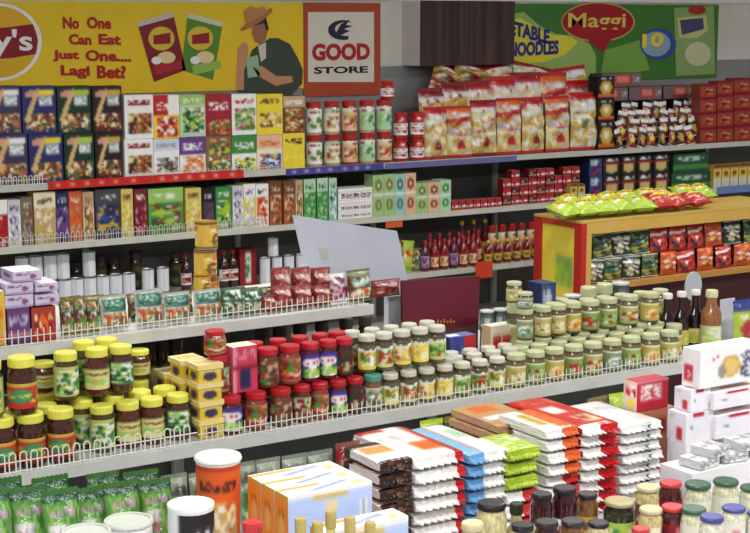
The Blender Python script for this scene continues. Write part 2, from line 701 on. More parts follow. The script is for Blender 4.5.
def fence(unit, x0, x1, Y, z, h, step, r=.0016, colr=(226, 226, 220), arch=True):
    f = MB()
    f.tube([(x0, Y, z + h * .55), (x1, Y, z + h * .55)], r, 5, colr)
    f.tube([(x0, Y, z + h * .08), (x1, Y, z + h * .08)], r, 5, colr)
    fo = wpart('wire_fence', f, 'painted', unit)
    lp = MB()
    a = step * .3
    pts = [(-a, 0, 0), (-a, 0, h - a)] + [(-a * math.cos(t), 0, h - a + a * math.sin(t)) for t in (math.pi * .25, math.pi * .5, math.pi * .75)] + [(a, 0, h - a), (a, 0, 0)]
    lp.tube(pts if arch else [(0, 0, 0), (0, 0, h)], r, 5, colr)
    me = lp.mesh('picket', 'painted')
    n = int((x1 - x0) / step)
    for i in range(n):
        p = link('picket', me, fo)
        p.location = (x0 + (i + .5) * step, Y - .002, z)


ws = thing('wall_shelving', 'long cream metal wall shelving along the back wall with three stocked levels', 'shelving', (5, YB + .25, 0))
X0, X1 = 1.2, 10.0
for Z, c in ((Z1, (188, 188, 180)), (Z2, (200, 200, 188)), (Z3, (200, 200, 188)), (Z4, (200, 200, 188)), (.12, (200, 200, 188))):
    mb = MB(); mb.box(X0, X1, YB + .012, YW - .02, Z - .018, Z - .001, c); s_ = wpart('shelf_board', mb, 'painted', ws)
    mb = MB(); mb.box(X0, X1, YB, YB + .012, Z - .03, Z + .004, c); wpart('shelf_lip', mb, 'painted', ws)
mb = MB(); mb.box(X0, X1, YW - .02, YW - .004, 0, Z1 + .05, (96, 94, 92)); wpart('back_panel', mb, 'painted', ws)
for i in range(10):
    x = X0 + .02 + i * (X1 - X0 - .04) / 9
    mb = MB(); mb.box(x - .015, x + .015, YW - .05, YW - .02, 0, Z1 + .04, (190, 190, 184)); wpart('upright', mb, 'painted', ws)


def strip(px0, px1, Z, c, dz=0.0, h=.036, marks=None):
    mb = MB()
    xa, xb = x_at(px0, YB, Z), x_at(px1, YB, Z)
    n = max(2, int((xb - xa) / .02))
    ops = []
    if marks:
        for k in range(int((xb - xa) / .085)):
            u = (k + .5) * .085 / (xb - xa)
            ops.append(('r', u - .012, .35, u + .012, .75, marks))
    art = Art(n, 4, c, ops)
    mb.box(xa, xb, YB - .008, YB - .001, Z - .034 + dz, Z - .034 + dz + h, c, front=art)
    wpart('price_strip', mb, 'plastic', ws)


strip(48, 152, Z1, (212, 28, 24), .004, .044, marks=(240, 170, 140))
strip(153, 243, Z1, (216, 30, 26), .004, .044, marks=(240, 190, 160))
strip(286, 383, Z1, (72, 66, 150), 0, .038, marks=(190, 190, 220))
strip(385, 516, Z1, (106, 106, 160), 0, .034)
strip(717, 760, Z2, (100, 130, 190), 0, .05)
fence(ws, x_at(-30, YB, Z1), x_at(48, YB, Z1), YB + .006, Z1, .05, .028, .0022)
fence(ws, x_at(124, YB, Z1), x_at(285, YB, Z1), YB + .006, Z1, .035, .04, .0014)
fence(ws, x_at(-30, YB, Z2), x_at(268, YB, Z2), YB + .006, Z2, .06, .03, .0016)

gd = thing('gondola_shelving', 'white metal gondola shelving with wire fences holding rows of jars', 'shelving', (3, YL + .3, 0))
gx0, gx1 = x_at(-70, YL, ZL), x_at(800, YL, ZL)
ux0, ux1 = x_at(-70, YU, ZU), x_at(374, YU, ZU)
GC = (196, 198, 194)
mb = MB(); mb.box(gx0, gx1, YL + .014, 4.62, ZL - .02, ZL - .001, GC); wpart('shelf_board', mb, 'painted', gd)
mb = MB(); mb.box(gx0, gx1, YL, YL + .014, ZL - .032, ZL + .002, GC); wpart('shelf_lip', mb, 'painted', gd)
mb = MB(); mb.box(ux0, ux1, YU + .014, 4.6, ZU - .02, ZU - .001, GC); wpart('shelf_board', mb, 'painted', gd)
mb = MB(); mb.box(ux0, ux1, YU, YU + .014, ZU - .030, ZU + .002, GC); wpart('shelf_lip', mb, 'painted', gd)
mb = MB(); mb.box(gx0, gx1, YL + .08, 4.62, 0, .16, (120, 120, 120)); wpart('plinth', mb, 'painted', gd)
mb = MB(); mb.box(gx0, gx1, 4.62, 4.64, 0, ZL + .02, (108, 108, 108)); wpart('back_panel', mb, 'painted', gd)
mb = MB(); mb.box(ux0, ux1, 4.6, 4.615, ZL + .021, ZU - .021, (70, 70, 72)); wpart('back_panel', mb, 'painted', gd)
for x in np.linspace(gx0 + .02, gx1 - .02, 4):
    mb = MB(); mb.box(x - .02, x + .02, 4.58, 4.6, .16, ZL - .021, (200, 200, 196)); wpart('upright', mb, 'painted', gd)
for x in (ux0 + .02, ux1 - .01):
    mb = MB()
    mb.poly([(x, YU + .03, ZU - .021), (x, 4.6, ZU - .12), (x, 4.6, ZU - .021)], 'grey')
    mb.poly([(x + .004, YU + .03, ZU - .021), (x + .004, 4.6, ZU - .021), (x + .004, 4.6, ZU - .12)], 'grey')
    wpart('bracket', mb, 'painted', gd)
gxm = x_at(200, YL, ZL)
fence(gd, gx0, gxm, YL + .016, ZL, .058, .030, .0020)
fence(gd, gxm + .002, gx1 - .01, YL + .016, ZL, .046, .0175, .0016, arch=False)
fence(gd, ux0, ux1 - .01, YU + .016, ZU, .048, .019, .0016, arch=False)

tb = thing('display_table', 'low display table crowded with packets and jars in front of the gondola', 'table', (2.6, 3.0, 0))
mb = MB(); mb.box(.6, 5.2, 2.2, YL - .04, ZT - .03, ZT - .001, (188, 190, 194)); wpart('table_top', mb, 'painted', tb)
for x in (.66, 2.9, 5.14):
    for y in (2.26, 3.6):
        mb = MB(); mb.box(x - .025, x + .025, y - .025, y + .025, 0, ZT - .031, (150, 150, 150)); wpart('leg', mb, 'painted', tb)

# ------------------------------------------------------------------ posters, sign and cabinet on the wall
YP = YW - .012


def pw(px, py, dy=0.0):
    return at_y(px, py, YP - dy)


def flat(name, parent, pts, c, lay, smooth=False):
    """flat printed shape on the wall, outline in pixels, lay: print layer"""
    mb = MB()
    mb.poly([tuple(pw(x, y, .0015 * lay)) for x, y in pts][::-1], c)
    o = wpart(name, mb, 'paper', parent)
    return o


def oval(cx, cy, rx, ry, n=28, a0=0, a1=360):
    return [(cx + rx * math.cos(math.radians(a0 + (a1 - a0) * i / n)), cy + ry * math.sin(math.radians(a0 + (a1 - a0) * i / n))) for i in range(n)]


def wtext(body, px0, py0, px1, py1, lay, color, parent, bold=.0, tilt=0.0, shear=0.0):
    a, b = pw(px0, py1, .0015 * lay), pw(px1, py0, .0015 * lay)
    if ' ' in body:                     # each word is its own piece of lettering
        ws_, n_, k_ = body.split(' '), len(body), 0
        for w_ in ws_:
            u0, u1 = k_ / n_, (k_ + len(w_)) / n_
            wtext(w_, px0 + (px1 - px0) * u0, py0, px0 + (px1 - px0) * u1, py1, lay, color, parent, bold, tilt, shear)
            k_ += len(w_) + 1
        return
    o = wall_text(body, a.x, a.z, b.x, b.z, YP - .0015 * lay, color, None, bold, tilt, shear)
    o.parent = parent
    o.matrix_parent_inverse = Matrix.Translation(-parent.location)


def board(name, base, cat, px0, px1, py0, py1, c, where=''):
    a, b = pw(px0, py1), pw(px1, py0)
    t = thing(name, base, cat, ((a.x + b.x) / 2, YP, a.z), None, where)
    mb = MB(); mb.box(a.x, b.x, YP, YW - .0005, a.z, b.z, c)
    wpart('backing_board', mb, 'paper', t)
    return t


yp = board('snack_poster', 'yellow crisps advertising poster with red slogan and man in a hat', 'poster', -110, 303, 3, 100, (240, 200, 16))
flat('printed_disc', yp, oval(-2, 42, 44, 39), 'white', 1)
flat('printed_disc', yp, oval(-2, 42, 40, 36), (232, 176, 20), 2)
flat('printed_ribbon', yp, [(-46, 34), (-20, 30), (10, 27), (33, 24), (38, 40), (36, 54), (12, 58), (-20, 60), (-48, 62), (-42, 48)], (150, 18, 34), 3)
wtext("Lay's", -40, 29, 32, 58, 4, 'white', yp, .02)
for body, x0, y0, x1, y1 in (('No One', 63, 17, 111, 29), ('Can Eat', 69, 34, 121, 45), ('Just One....', 53, 50, 131, 62), ('Lagi Bet?', 61, 65, 126, 79)):
    wtext(body, x0, y0, x1, y1, 2, (176, 26, 30), yp, .045, -.03)


def poster_pack(quad, c1, c2, name):
    flat('printed_packet', yp, quad, c1, 1)
    cx, cy = sum(p[0] for p in quad) / 4, sum(p[1] for p in quad) / 4
    flat('printed_disc', yp, oval(cx - 1, cy - 8, 13, 12), (226, 190, 40), 2)
    flat('printed_ribbon', yp, [(cx - 9, cy - 11), (cx + 8, cy - 14), (cx + 8, cy - 3), (cx - 9, cy - 2)], (160, 24, 40), 3)
    flat('printed_band', yp, [(cx - 9, cy + 19), (cx + 19, cy + 14), (cx + 20, cy + 22), (cx - 8, cy + 29)], c2, 2)
    flat('printed_crisp', yp, oval(cx + 4, cy + 11, 9, 6), (236, 214, 150), 3)
    flat('printed_bowl', yp, oval(cx - 6, cy + 14, 5, 4), (240, 240, 236), 4)


poster_pack([(137, 22), (173, 12), (186, 70), (154, 82)], (140, 26, 36), (190, 30, 40), 'a')
poster_pack([(188, 13), (223, 22), (213, 80), (181, 70)], (86, 140, 40), (150, 190, 70), 'b')
flat('printed_seal', yp, [(137, 22), (173, 12), (174, 17), (138, 27)], (206, 196, 186), 3)
flat('printed_seal', yp, [(188, 13), (223, 22), (222, 27), (187, 18)], (206, 216, 180), 3)
# the man in the hat, printed
flat('printed_shirt', yp, [(252, 50), (260, 44), (270, 38), (278, 38), (290, 44), (298, 58), (303, 70), (302, 84), (292, 95), (238, 92), (238, 82), (246, 66)], (62, 72, 60), 1)
flat('printed_collar', yp, [(258, 46), (266, 42), (266, 58), (261, 62)], (210, 206, 190), 2)
flat('printed_face', yp, [(252, 24), (258, 20), (266, 21), (268, 30), (266, 39), (260, 44), (255, 42), (252, 34)], (172, 104, 72), 2)
flat('printed_hair', yp, [(249, 26), (254, 22), (266, 17), (269, 30), (266, 30), (264, 23), (254, 26)], (50, 34, 28), 3)
flat('printed_hat_brim', yp, [(240, 29), (246, 24), (258, 16), (271, 8), (273, 11), (262, 21), (250, 28), (242, 31)], (176, 112, 60), 4)
flat('printed_hat_crown', yp, [(244, 12), (250, 6), (258, 8), (264, 6), (268, 12), (256, 19), (247, 24)], (196, 132, 76), 5)
flat('printed_forearm', yp, [(238, 48), (243, 42), (248, 44), (248, 56), (244, 70), (244, 90), (236, 90), (237, 68)], 'skin', 2)
flat('printed_arm', yp, [(252, 66), (262, 66), (276, 76), (292, 76), (293, 82), (276, 86), (258, 76)], 'skin', 3)
flat('printed_packet', yp, [(246, 58), (258, 55), (260, 76), (248, 78)], (146, 190, 150), 3)

sg = board('store_sign', 'square orange framed white sign with lettering above the red-lidded jars', 'sign', 304, 380.5, 3, 97, (186, 70, 36))
flat('sign_face', sg, [(308, 12), (374, 12), (374, 82), (308, 82)], (224, 216, 204), 1)
# the crescent emblem: two nested arcs and a bar
flat('emblem', sg, oval(343, 30, 15, 10, 20, 70, 300) + oval(347, 29, 12, 7, 20, 300, 70), (40, 36, 60), 2)
flat('emblem', sg, [(336, 33), (341, 24), (350, 19), (346, 25), (353, 26), (344, 29), (350, 31), (341, 35)], (40, 36, 60), 3)
wtext('GOOD', 312, 43, 370, 61, 2, (176, 30, 36), sg, .05)
wtext('STORE', 314, 66, 368, 74, 2, (30, 26, 34), sg, .035)

cb0, cb1 = at_y(421.5, 66, YW - .22), at_y(514, 66, YW - .22)
cb = thing('wall_cabinet', 'dark brown wooden cabinet with a pale side hanging high on the wall', 'cabinet', (cb0.x, YW - .2, cb0.z))
mb = MB(); mb.box(cb0.x, cb1.x, YW - .2, YW - .001, cb0.z, zt - .001, (214, 210, 204)); wpart('body', mb, 'painted', cb)
nb = 6
for i in range(nb):
    xa = cb0.x + (cb1.x - cb0.x) * i / nb
    xb = cb0.x + (cb1.x - cb0.x) * (i + 1) / nb
    mb = MB(); mb.box(xa + .001, xb - .001, YW - .222, YW - .201, cb0.z, zt - .001, 'dbrown'); wpart('front_plank', mb, 'dark_wood', cb)

gp = board('noodle_poster', 'green noodle advertising poster with red speech bubble above the sachets', 'poster', 482, 719, 5, 84, (62, 124, 44))
flat('printed_swoosh', gp, [(505, 15), (524, 12), (540, 26), (556, 34), (575, 36), (590, 44), (596, 56), (596, 84), (505, 84)], (150, 186, 90), 1)
flat('printed_swoosh', gp, [(505, 22), (520, 18), (536, 27), (552, 35), (570, 36), (578, 42), (566, 54), (545, 62), (505, 64)], (226, 214, 40), 2)
wtext('VEGETABLE', 486, 22, 550, 37, 4, (46, 44, 130), gp, .05, -.2)
wtext('NOODLES', 509, 41, 559, 56, 4, (46, 44, 130), gp, .05, .03)
flat('printed_bubble', gp, oval(598, 22, 37, 20), (196, 170, 60), 3)
flat('printed_bubble', gp, oval(598, 22, 35.5, 18.5), (178, 18, 30), 4)
flat('printed_bubble_tail', gp, [(586, 38), (612, 38), (604, 52), (597, 48)], (178, 18, 30), 4)
wtext('Maggi', 568, 13, 626, 32, 5, (222, 196, 90), gp, .018)
flat('printed_leaf', gp, [(605, 50), (640, 40), (650, 70), (600, 78)], (120, 170, 60), 2)
flat('printed_ring', gp, oval(658, 44, 18, 16), (44, 80, 170), 3)
flat('printed_ring', gp, oval(656, 44, 14.5, 12.5), (140, 170, 190), 4)
wtext('10', 642, 33, 664, 47, 5, (236, 214, 60), gp, .04, .05)
flat('printed_packet', gp, [(674, 8), (714, 6), (715, 74), (676, 76)], (140, 172, 96), 2)
flat('printed_oval', gp, oval(697, 10, 9, 4.5), (186, 40, 40), 3)
flat('printed_panel', gp, [(677, 18), (706, 15), (708, 30), (698, 38), (679, 38)], (196, 202, 120), 3)
flat('printed_panel', gp, [(680, 20), (703, 18), (704, 29), (682, 35)], (74, 68, 120), 4)
flat('printed_noodle', gp, oval(698, 54, 13, 12), (206, 206, 160), 3)

# ------------------------------------------------------------------ packaging designs
FOOD = [(150, 70, 40), (196, 110, 50), (220, 170, 80), (90, 110, 50), (120, 40, 30), (232, 210, 150)]
WARM = ['red', 'orange', 'gold', 'dred', 'cream']
GRN = ['green', 'lgreen', 'dgreen', 'white', 'lime']


def art_flakes(c, c2, seed):
    return Art(20, 26, c, [('n', .1, .58, .95, .97, FOOD + ['cream', c]), ('r', .45, .08, .97, .2, c2), ('r', .5, .2, .92, .42, (150, 170, 170)), ('d', .12, .18, .5, .12, .07, (214, 150, 130)),
                           ('d', .45, .12, .1, .75, .07, (220, 180, 110)), ('s', .5, .24, .9, .38, 'white'), ('s', .0, .9, 1, 1, c)], seed)


def art_box(base, head=None, pic=None, txt='dred', hv=.25, pv=(.5, .9), seed=1, w=16, h=26, extra=()):
    ops = []
    if head:
        ops.append(('r', 0, 0, 1, hv, head))
    ops.append(('s', .15, hv * .35, .85, hv * .75, txt))
    if pic:
        ops.append(('n', .1, pv[0], .92, pv[1], pic))
    ops += list(extra)
    return Art(w, h, base, ops, seed)


for i, (c, c2) in enumerate((((40, 40, 110), 'yellow'), ((18, 52, 38), 'lime'), ((44, 22, 26), 'gold'), ((60, 50, 90), 'white'))):
    carton('flakes%d' % i, art_flakes(c, c2, i + 3), solid(c), solid(c), c)
BX = [('bx0', art_box('white', None, FOOD + ['dbrown'], 'dred', .3, (.42, .9), 1)),
      ('bx1', art_box('yellow', 'red', ['red', 'dred', 'white', 'orange'], 'white', .45, (.5, .95), 2, extra=[('r', .55, 0, 1, .45, 'white')])),
      ('bx2', art_box('mint', 'lgreen', GRN + ['cream', 'tan'], 'white', .25, (.3, .9), 3)),
      ('bx3', art_box((170, 26, 46), None, FOOD, 'white', .5, (.62, .97), 4)),
      ('bx4', art_box('white', None, ['pink', 'green', 'lgreen', 'cream', 'red'], 'red', .3, (.35, .9), 5)),
      ('bx5', art_box('yellow', None, ['gold', 'cream', 'brown', 'yellow'], 'dbrown', .3, (.45, .8), 6)),
      ('bx6', art_box('brown', 'tan', FOOD, 'white', .3, (.35, .95), 7)),
      ('bx7', art_box('white', 'pale', ['grey', 'dgreen', 'brown', 'white'], 'grey', .3, (.5, .9), 8)),
      ('bx8', art_box('white', 'purple', ['orange', 'white', 'peach'], 'white', .45, (.5, .95), 9)),
      ('bx9', art_box((130, 100, 60), None, FOOD + GRN, 'cream', .2, (.1, .95), 10)),
      ('bx10', art_box('white', 'green', ['yellow', 'green', 'black', 'white'], 'white', .5, (.6, .97), 11)),
      ('bx11', art_box('cream', 'peach', ['orange', 'gold', 'blue', 'white'], 'orange', .4, (.55, .95), 12)),
      ('bx12', art_box('yellow', None, ['yellow', 'lemon'], 'dbrown', .4, (.6, .7), 13))]
SIDES = ['white', 'yellow', 'mint', 'dred', 'white', 'gold', 'brown', 'pale', 'purple', 'tan', 'green', 'peach', 'gold']
for (n_, a_), sd in zip(BX, SIDES):
    carton(n_, a_, solid(sd), solid(sd), sd)
TALL = dict(
    t_red=('red', 'white', ['red', 'white', 'dred'], 'white'), t_wpurp=('white', 'lgrey', ['purple', 'white', 'mint', 'lilac'], 'purple'), t_brown=((120, 100, 80), None, ['tan', 'brown', 'grey'], 'cream'),
    t_beige=('tan', 'cream', ['gold', 'cream', 'tan'], 'brown'), t_purp=((86, 70, 120), 'navy', ['lilac', 'purple', 'navy'], 'white'), t_orange=((210, 90, 40), None, ['orange', 'dorange', 'tan'], 'cream'),
    t_bb=('cream', 'tan', FOOD, 'brown'), t_navy=((48, 54, 84), 'dgrey', ['navy', 'blue', 'gold', 'navy'], 'pale'), t_yel=((222, 196, 90), None, ['gold', 'cream', 'yellow'], 'brown'),
    t_mar=((124, 32, 48), None, ['maroon', 'dred', 'pink'], 'cream'), t_green=((90, 150, 70), 'lgreen', GRN + ['brown', 'rust'], 'white'), t_dpurp=((60, 48, 80), 'black', ['purple', 'dgrey', 'brown'], 'lilac'),
    t_grn2=((60, 140, 64), None, GRN, 'white'), t_wy=((226, 214, 120), 'white', ['yellow', 'lilac', 'white'], 'purple'), t_wr=('white', None, ['red', 'white', 'orange'], 'dgrey'),
    t_bo=((176, 96, 50), 'brown', ['orange', 'peach', 'brown'], 'cream'), t_gb=((70, 150, 80), 'mint', ['lgreen', 'green', 'mint'], 'dgreen'), t_teal=((140, 196, 180), 'mint', ['teal', 'mint', 'white'], 'teal'),
    t_peach=((226, 176, 140), 'peach', ['rust', 'peach', 'cream'], 'rust'), t_lg=((170, 206, 130), 'lgreen', ['lime', 'mint', 'olive'], 'olive'))
for i, (n_, (b_, hd, pc, tx)) in enumerate(TALL.items()):
    carton(n_, art_box(b_, hd, pc + [b_], tx, .3, (.3, .95), 20 + i, 12, 26), solid(b_), solid(b_), b_)
# tea cartons with two round pictures each
for n_, b_, d_ in (('tea_green', (160, 200, 130), 'olive'), ('tea_teal', (150, 204, 196), (60, 110, 110)), ('tea_peach', (226, 186, 150), 'rust'), ('tea_mint', (176, 216, 180), 'green')):
    carton(n_, Art(10, 20, b_, [('e', .5, .25, .33, .13, d_), ('e', .5, .72, .33, .13, d_), ('e', .5, .25, .15, .06, 'cream'), ('e', .5, .72, .15, .06, b_), ('r', 0, .46, 1, .5, 'white')]), solid(b_), solid(b_), b_)
carton('lettered', Art(34, 24, 'white', [('r', 0, .2, 1, .24, 'lgrey'), ('s', .1, .34, .95, .66, (110, 60, 90)), ('r', .22, .3, .25, .7, 'white'), ('r', .42, .3, .45, .7, 'white'), ('r', .62, .3, .65, .7, 'white'),
                                         ('r', .8, .3, .83, .7, 'white'), ('r', 0, .74, 1, .78, 'lgrey')], 4), solid('lgrey'), solid('white'))


def art_bag(base, head, wave, pic, seed, dot=None, w=16, h=22):
    ops = [('n', .0, .2, 1, 1, [base, base, base, 'cream', 'gold', 'white']), ('r', 0, 0, 1, .08, head), ('n', .0, .08, 1, .2, [head, 'lilac', 'white', 'cream']), ('n', .05, .3, .95, .62, pic), ('d', .0, .28, 1.0, .22, .05, wave), ('s', .2, .08, .8, .16, 'white')]
    if dot:
        ops += [('e', .5, .78, .14, .09, dot), ('d', .1, .62, .9, .6, .02, 'white')]
    return Art(w, h, base, ops, seed)


bag('pasta', art_bag((222, 190, 100), 'red', 'white', ['gold', 'cream', 'peach', 'white', 'tan'], 31, 'dred'), 'red', 'pasta_bag', 1, .13)
bag('pasta2', art_bag((226, 200, 110), 'orange', 'red', ['white', 'lilac', 'cream', 'red', 'gold'], 32, 'red'), 'red', 'pasta_bag', 2, .13)
bag('pasta3', art_bag((216, 186, 96), (180, 24, 30), 'cream', ['red', 'gold', 'white', 'tan'], 33, 'dred'), 'dred', 'pasta_bag', 3, .13)
bag('darkbag', art_bag((150, 60, 40), 'dred', 'gold', ['tan', 'brown', 'cream', 'dred', 'olive'], 34), 'dred', 'pasta_bag', 4, .13)
bag('whitebag', art_bag((230, 226, 214), 'red', 'white', ['white', 'cream', 'olive', 'gold'], 35), 'red', 'pasta_bag', 5, .13)
bag('sachet', Art(10, 16, 'dbrown', [('r', 0, 0, 1, .18, 'white'), ('n', .1, .3, .9, .9, ['dred', 'black', 'gold', 'orange', 'yellow', 'dbrown']), ('e', .5, .6, .3, .2, 'gold')], 36), 'white', 'coffee_sachet', 6)
bag('sachet2', Art(10, 16, 'dred', [('r', 0, 0, 1, .2, 'white'), ('n', .1, .3, .9, .95, ['red', 'black', 'maroon', 'gold', 'cream']), ('e', .5, .6, .28, .18, 'yellow')], 37), 'lgrey', 'coffee_sachet', 7)
carton('redtin', Art(10, 14, (160, 60, 40), [('r', 0, 0, 1, .12, 'dred'), ('n', .15, .25, .85, .8, ['rust', 'orange', 'tan', 'dred']), ('r', 0, .9, 1, 1, 'dred')], 38), solid('rust'), solid('dred'), 'rust', 'soup_packet')
carton('blackbox', Art(12, 14, 'black', [('e', .5, .5, .4, .3, 'gold'), ('e', .5, .48, .2, .15, 'cream'), ('r', 0, .8, 1, .95, 'orange'), ('s', .2, .05, .8, .15, 'white')], 39), solid('black'), solid('dgrey'), 'black', 'cocoa_carton')
carton('greylabel', Art(26, 10, (122, 104, 104), [('r', .3, .1, .75, .9, (190, 70, 60)), ('r', .38, .25, .68, .7, (226, 130, 110)), ('s', .8, .3, .98, .7, 'lgrey')], 40), Art(8, 4, 'black', [('r', .2, 0, .35, 1, 'grey'), ('r', .6, 0, .75, 1, 'grey')]), solid((130, 40, 44)), 'dgrey', 'biscuit_carton')
carton('smallred', Art(8, 8, (190, 40, 44), [('r', 0, .45, 1, .8, 'white'), ('s', .1, .5, .9, .75, 'dred')], 41), solid('dred'), solid((200, 120, 110)), 'dred', 'stock_cube_carton')
carton('smallred2', Art(8, 8, (120, 40, 44), [('n', .1, .1, .9, .5, ['dred', 'tan', 'black']), ('r', 0, .6, 1, .8, 'peach')], 47), solid('maroon'), solid('rust'), 'maroon', 'stock_cube_carton')
carton('darktin', Art(12, 12, (40, 30, 30), [('e', .5, .62, .36, .3, (206, 180, 110)), ('s', .2, .1, .8, .24, 'white'), ('r', 0, .32, 1, .38, 'red')], 42), solid('black'), solid('dgrey'), 'black', 'coffee_carton')
carton('bluebox', Art(8, 12, (50, 70, 120), [('s', .1, .1, .9, .4, 'pale'), ('n', .1, .5, .9, .9, ['blue', 'red', 'navy'])], 43), solid('navy'), solid('navy'), 'navy')
carton('greenbox', Art(16, 12, (40, 76, 56), [('r', 0, .6, 1, .8, 'green'), ('s', .1, .2, .9, .4, 'mint')], 44), solid('dgreen'), solid('dgreen'), 'dgreen')
carton('yellowpack', Art(8, 14, (226, 190, 70), [('r', 0, .0, 1, .12, 'brown'), ('r', 0, .6, 1, 1, (206, 206, 190)), ('s', .2, .3, .8, .5, 'brown')], 45), solid('gold'), solid('gold'), 'gold')

# jars and bottles for the wall shelves
LAB = lambda b, p, s, h='white', w=14: Art(w, 12, b, [('r', 0, 0, 1, .2, h), ('n', .15, .3, .85, .85, p), ('s', .2, .05, .8, .15, 'dred')], s)
jar('rj0', (190, 24, 30), 'tan', LAB('white', ['green', 'white', 'dred', 'cream'], 51), (.1, .78))
jar('rj1', (190, 24, 30), 'tan', LAB('cream', ['tan', 'gold', 'rust', 'white'], 52, 'mint'), (.1, .78))
jar('rj2', (190, 24, 30), 'rust', LAB('peach', ['rust', 'gold', 'red', 'cream'], 53, 'cream'), (.1, .78))
jar('rj3', (190, 24, 30), 'tan', LAB('mint', ['green', 'mint', 'lgreen', 'white'], 54, 'white'), (.1, .78))
jar('rj4', (196, 20, 26), (190, 30, 30), LAB('white', ['white', 'red', 'lgrey'], 55, 'white'), (.16, .6))
bottle('ketchup', (130, 16, 24), 'yellow', LAB((226, 196, 60), ['red', 'green', 'gold'], 56, 'gold'), (.15, .45))
bottle('ketchup2', (150, 20, 24), 'red', LAB((226, 206, 150), ['red', 'orange', 'cream'], 57, 'red'), (.12, .5))
bottle('purple_b', (90, 30, 60), 'red', LAB((150, 100, 150), ['purple', 'pink', 'white'], 58, 'lilac'), (.12, .5))
can('whitecan', Art(12, 12, (232, 234, 242), [('r', .45, 0, .5, 1, (206, 210, 220))], 60))
can('yellowtin', Art(14, 16, (226, 180, 60), [('n', .2, .15, .8, .85, ['gold', 'cream', 'brown', 'yellow', 'orange']), ('r', 0, 0, 1, .06, 'brown'), ('r', 0, .94, 1, 1, 'brown')], 61), 'gold', 'tall_tin')
bottle('darkred_b', (60, 20, 24), 'red', LAB('white', ['red', 'white', 'dred'], 62), (.2, .5))

# gondola upper shelf
bag('pouch', Art(16, 18, (196, 196, 186), [('r', .06, .04, .94, .45, (24, 96, 84)), ('s', .15, .12, .85, .3, 'mint'), ('n', .08, .5, .92, .95, ['orange', 'rust', 'tan', 'cream', 'dorange', 'green'])], 63), (176, 178, 170), 'spice_pouch', 11)
bag('pouch2', Art(16, 18, (60, 90, 60), [('n', .05, .05, .95, .45, ['white', 'dgreen', 'green', 'dgreen']), ('n', .08, .5, .92, .95, ['green', 'white', 'dbrown', 'tan', 'dgreen'])], 64), (90, 120, 90), 'spice_pouch', 12)
bag('mixpack', Art(12, 16, (120, 90, 50), [('n', .05, .05, .95, .95, ['olive', 'orange', 'gold', 'rust', 'green', 'dbrown', 'white', 'teal'])], 65), 'olive', 'spice_pouch', 13)
carton('lilacbox', Art(22, 10, (202, 188, 216), [('s', .1, .2, .6, .4, 'purple'), ('e', .7, .55, .12, .22, (130, 80, 130)), ('r', 0, .85, 1, .95, (170, 150, 190))], 66), Art(8, 6, (190, 176, 206), [('r', .2, .3, .7, .6, 'purple')]), solid((216, 206, 226)), 'lilac', 'incense_carton')
carton('purplebox', Art(14, 10, (96, 58, 116), [('s', .1, .2, .9, .5, 'lilac'), ('r', 0, .7, 1, .8, 'pink')], 67), solid('purple'), solid('lilac'), 'purple', 'incense_carton')
carton('redbox', Art(16, 10, (170, 50, 44), [('n', .1, .2, .9, .8, ['red', 'orange', 'cream', 'dred'])], 68), solid('dred'), solid('rust'), 'dred', 'incense_carton')
carton('yellowbox', Art(10, 12, (222, 180, 60), [('n', .1, .3, .9, .9, ['gold', 'cream', 'orange'])], 69), solid('gold'), solid('cream'), 'gold')
carton('redwhite', Art(12, 14, (150, 30, 36), [('r', .3, .1, .65, .95, 'white'), ('s', .35, .2, .6, .8, 'green')], 70), solid('dred'), solid('dred'), 'dred')
bag('brownpack', Art(16, 14, (140, 60, 44), [('n', .05, .2, .95, .95, ['rust', 'peach', 'dred', 'tan', 'maroon', 'dred']), ('r', 0, 0, 1, .12, 'dred'), ('s', .1, .15, .9, .25, 'white')], 71), (150, 84, 74), 'masala_pack', 14)
bag('pinkpack', Art(10, 16, 'white', [('n', .05, .05, .95, .95, ['white', 'pink', 'purple', 'dred', 'lgrey'])], 72), 'white', 'masala_pack', 15)
bag('greenbrown', Art(16, 14, (110, 70, 50), [('n', .15, .2, .85, .5, ['teal', 'mint', 'white']), ('n', .05, .6, .95, .95, ['rust', 'orange', 'cream', 'brown']), ('r', 0, 0, 1, .12, (130, 140, 90))], 73), 'olive', 'masala_pack', 16)

# pickle jars
YL_LID = (226, 222, 70)
jar('pk0', YL_LID, (70, 28, 18), Art(16, 14, (214, 40, 24), [('n', .0, .25, 1, .8, ['red', 'orange', 'gold', 'yellow', 'rust', 'orange']), ('e', .5, .5, .28, .3, (60, 140, 90)), ('s', .25, .4, .75, .6, 'yellow'), ('r', 0, 0, 1, .12, 'gold')], 81), (.12, .56), kind='pickle_jar', lid_r=.45)
jar('pk1', YL_LID, (74, 56, 24), Art(16, 16, (176, 190, 90), [('n', .1, .1, .9, .95, ['lgreen', 'cream', 'dgreen', 'green', 'yellow', 'white', 'teal'])], 82), (.1, .72), kind='pickle_jar', lid_r=.45)
jar('pk2', YL_LID, (88, 32, 24), Art(16, 14, (212, 206, 130), [('s', .15, .2, .85, .35, 'brown'), ('n', .15, .5, .85, .8, ['cream', 'lgreen', 'gold', 'olive']), ('r', .0, .0, 1, .1, 'olive')], 83), (.16, .6), kind='pickle_jar', lid_r=.45)
jar('pk3', YL_LID, (78, 44, 24), Art(16, 14, (70, 120, 80), [('n', .1, .1, .9, .9, ['teal', 'white', 'lgreen', 'cream', 'dgreen'])], 84), (.2, .68), kind='pickle_jar', lid_r=.45)
jar('shade', (64, 52, 50), (50, 28, 26), Art(12, 10, (70, 60, 50), [('n', 0, .1, 1, .9, ['dbrown', 'brown', 'dgrey', 'olive'])], 99), (.1, .7), kind='spread_jar')  # lid, contents and label darkened: shade at the back put into the colours
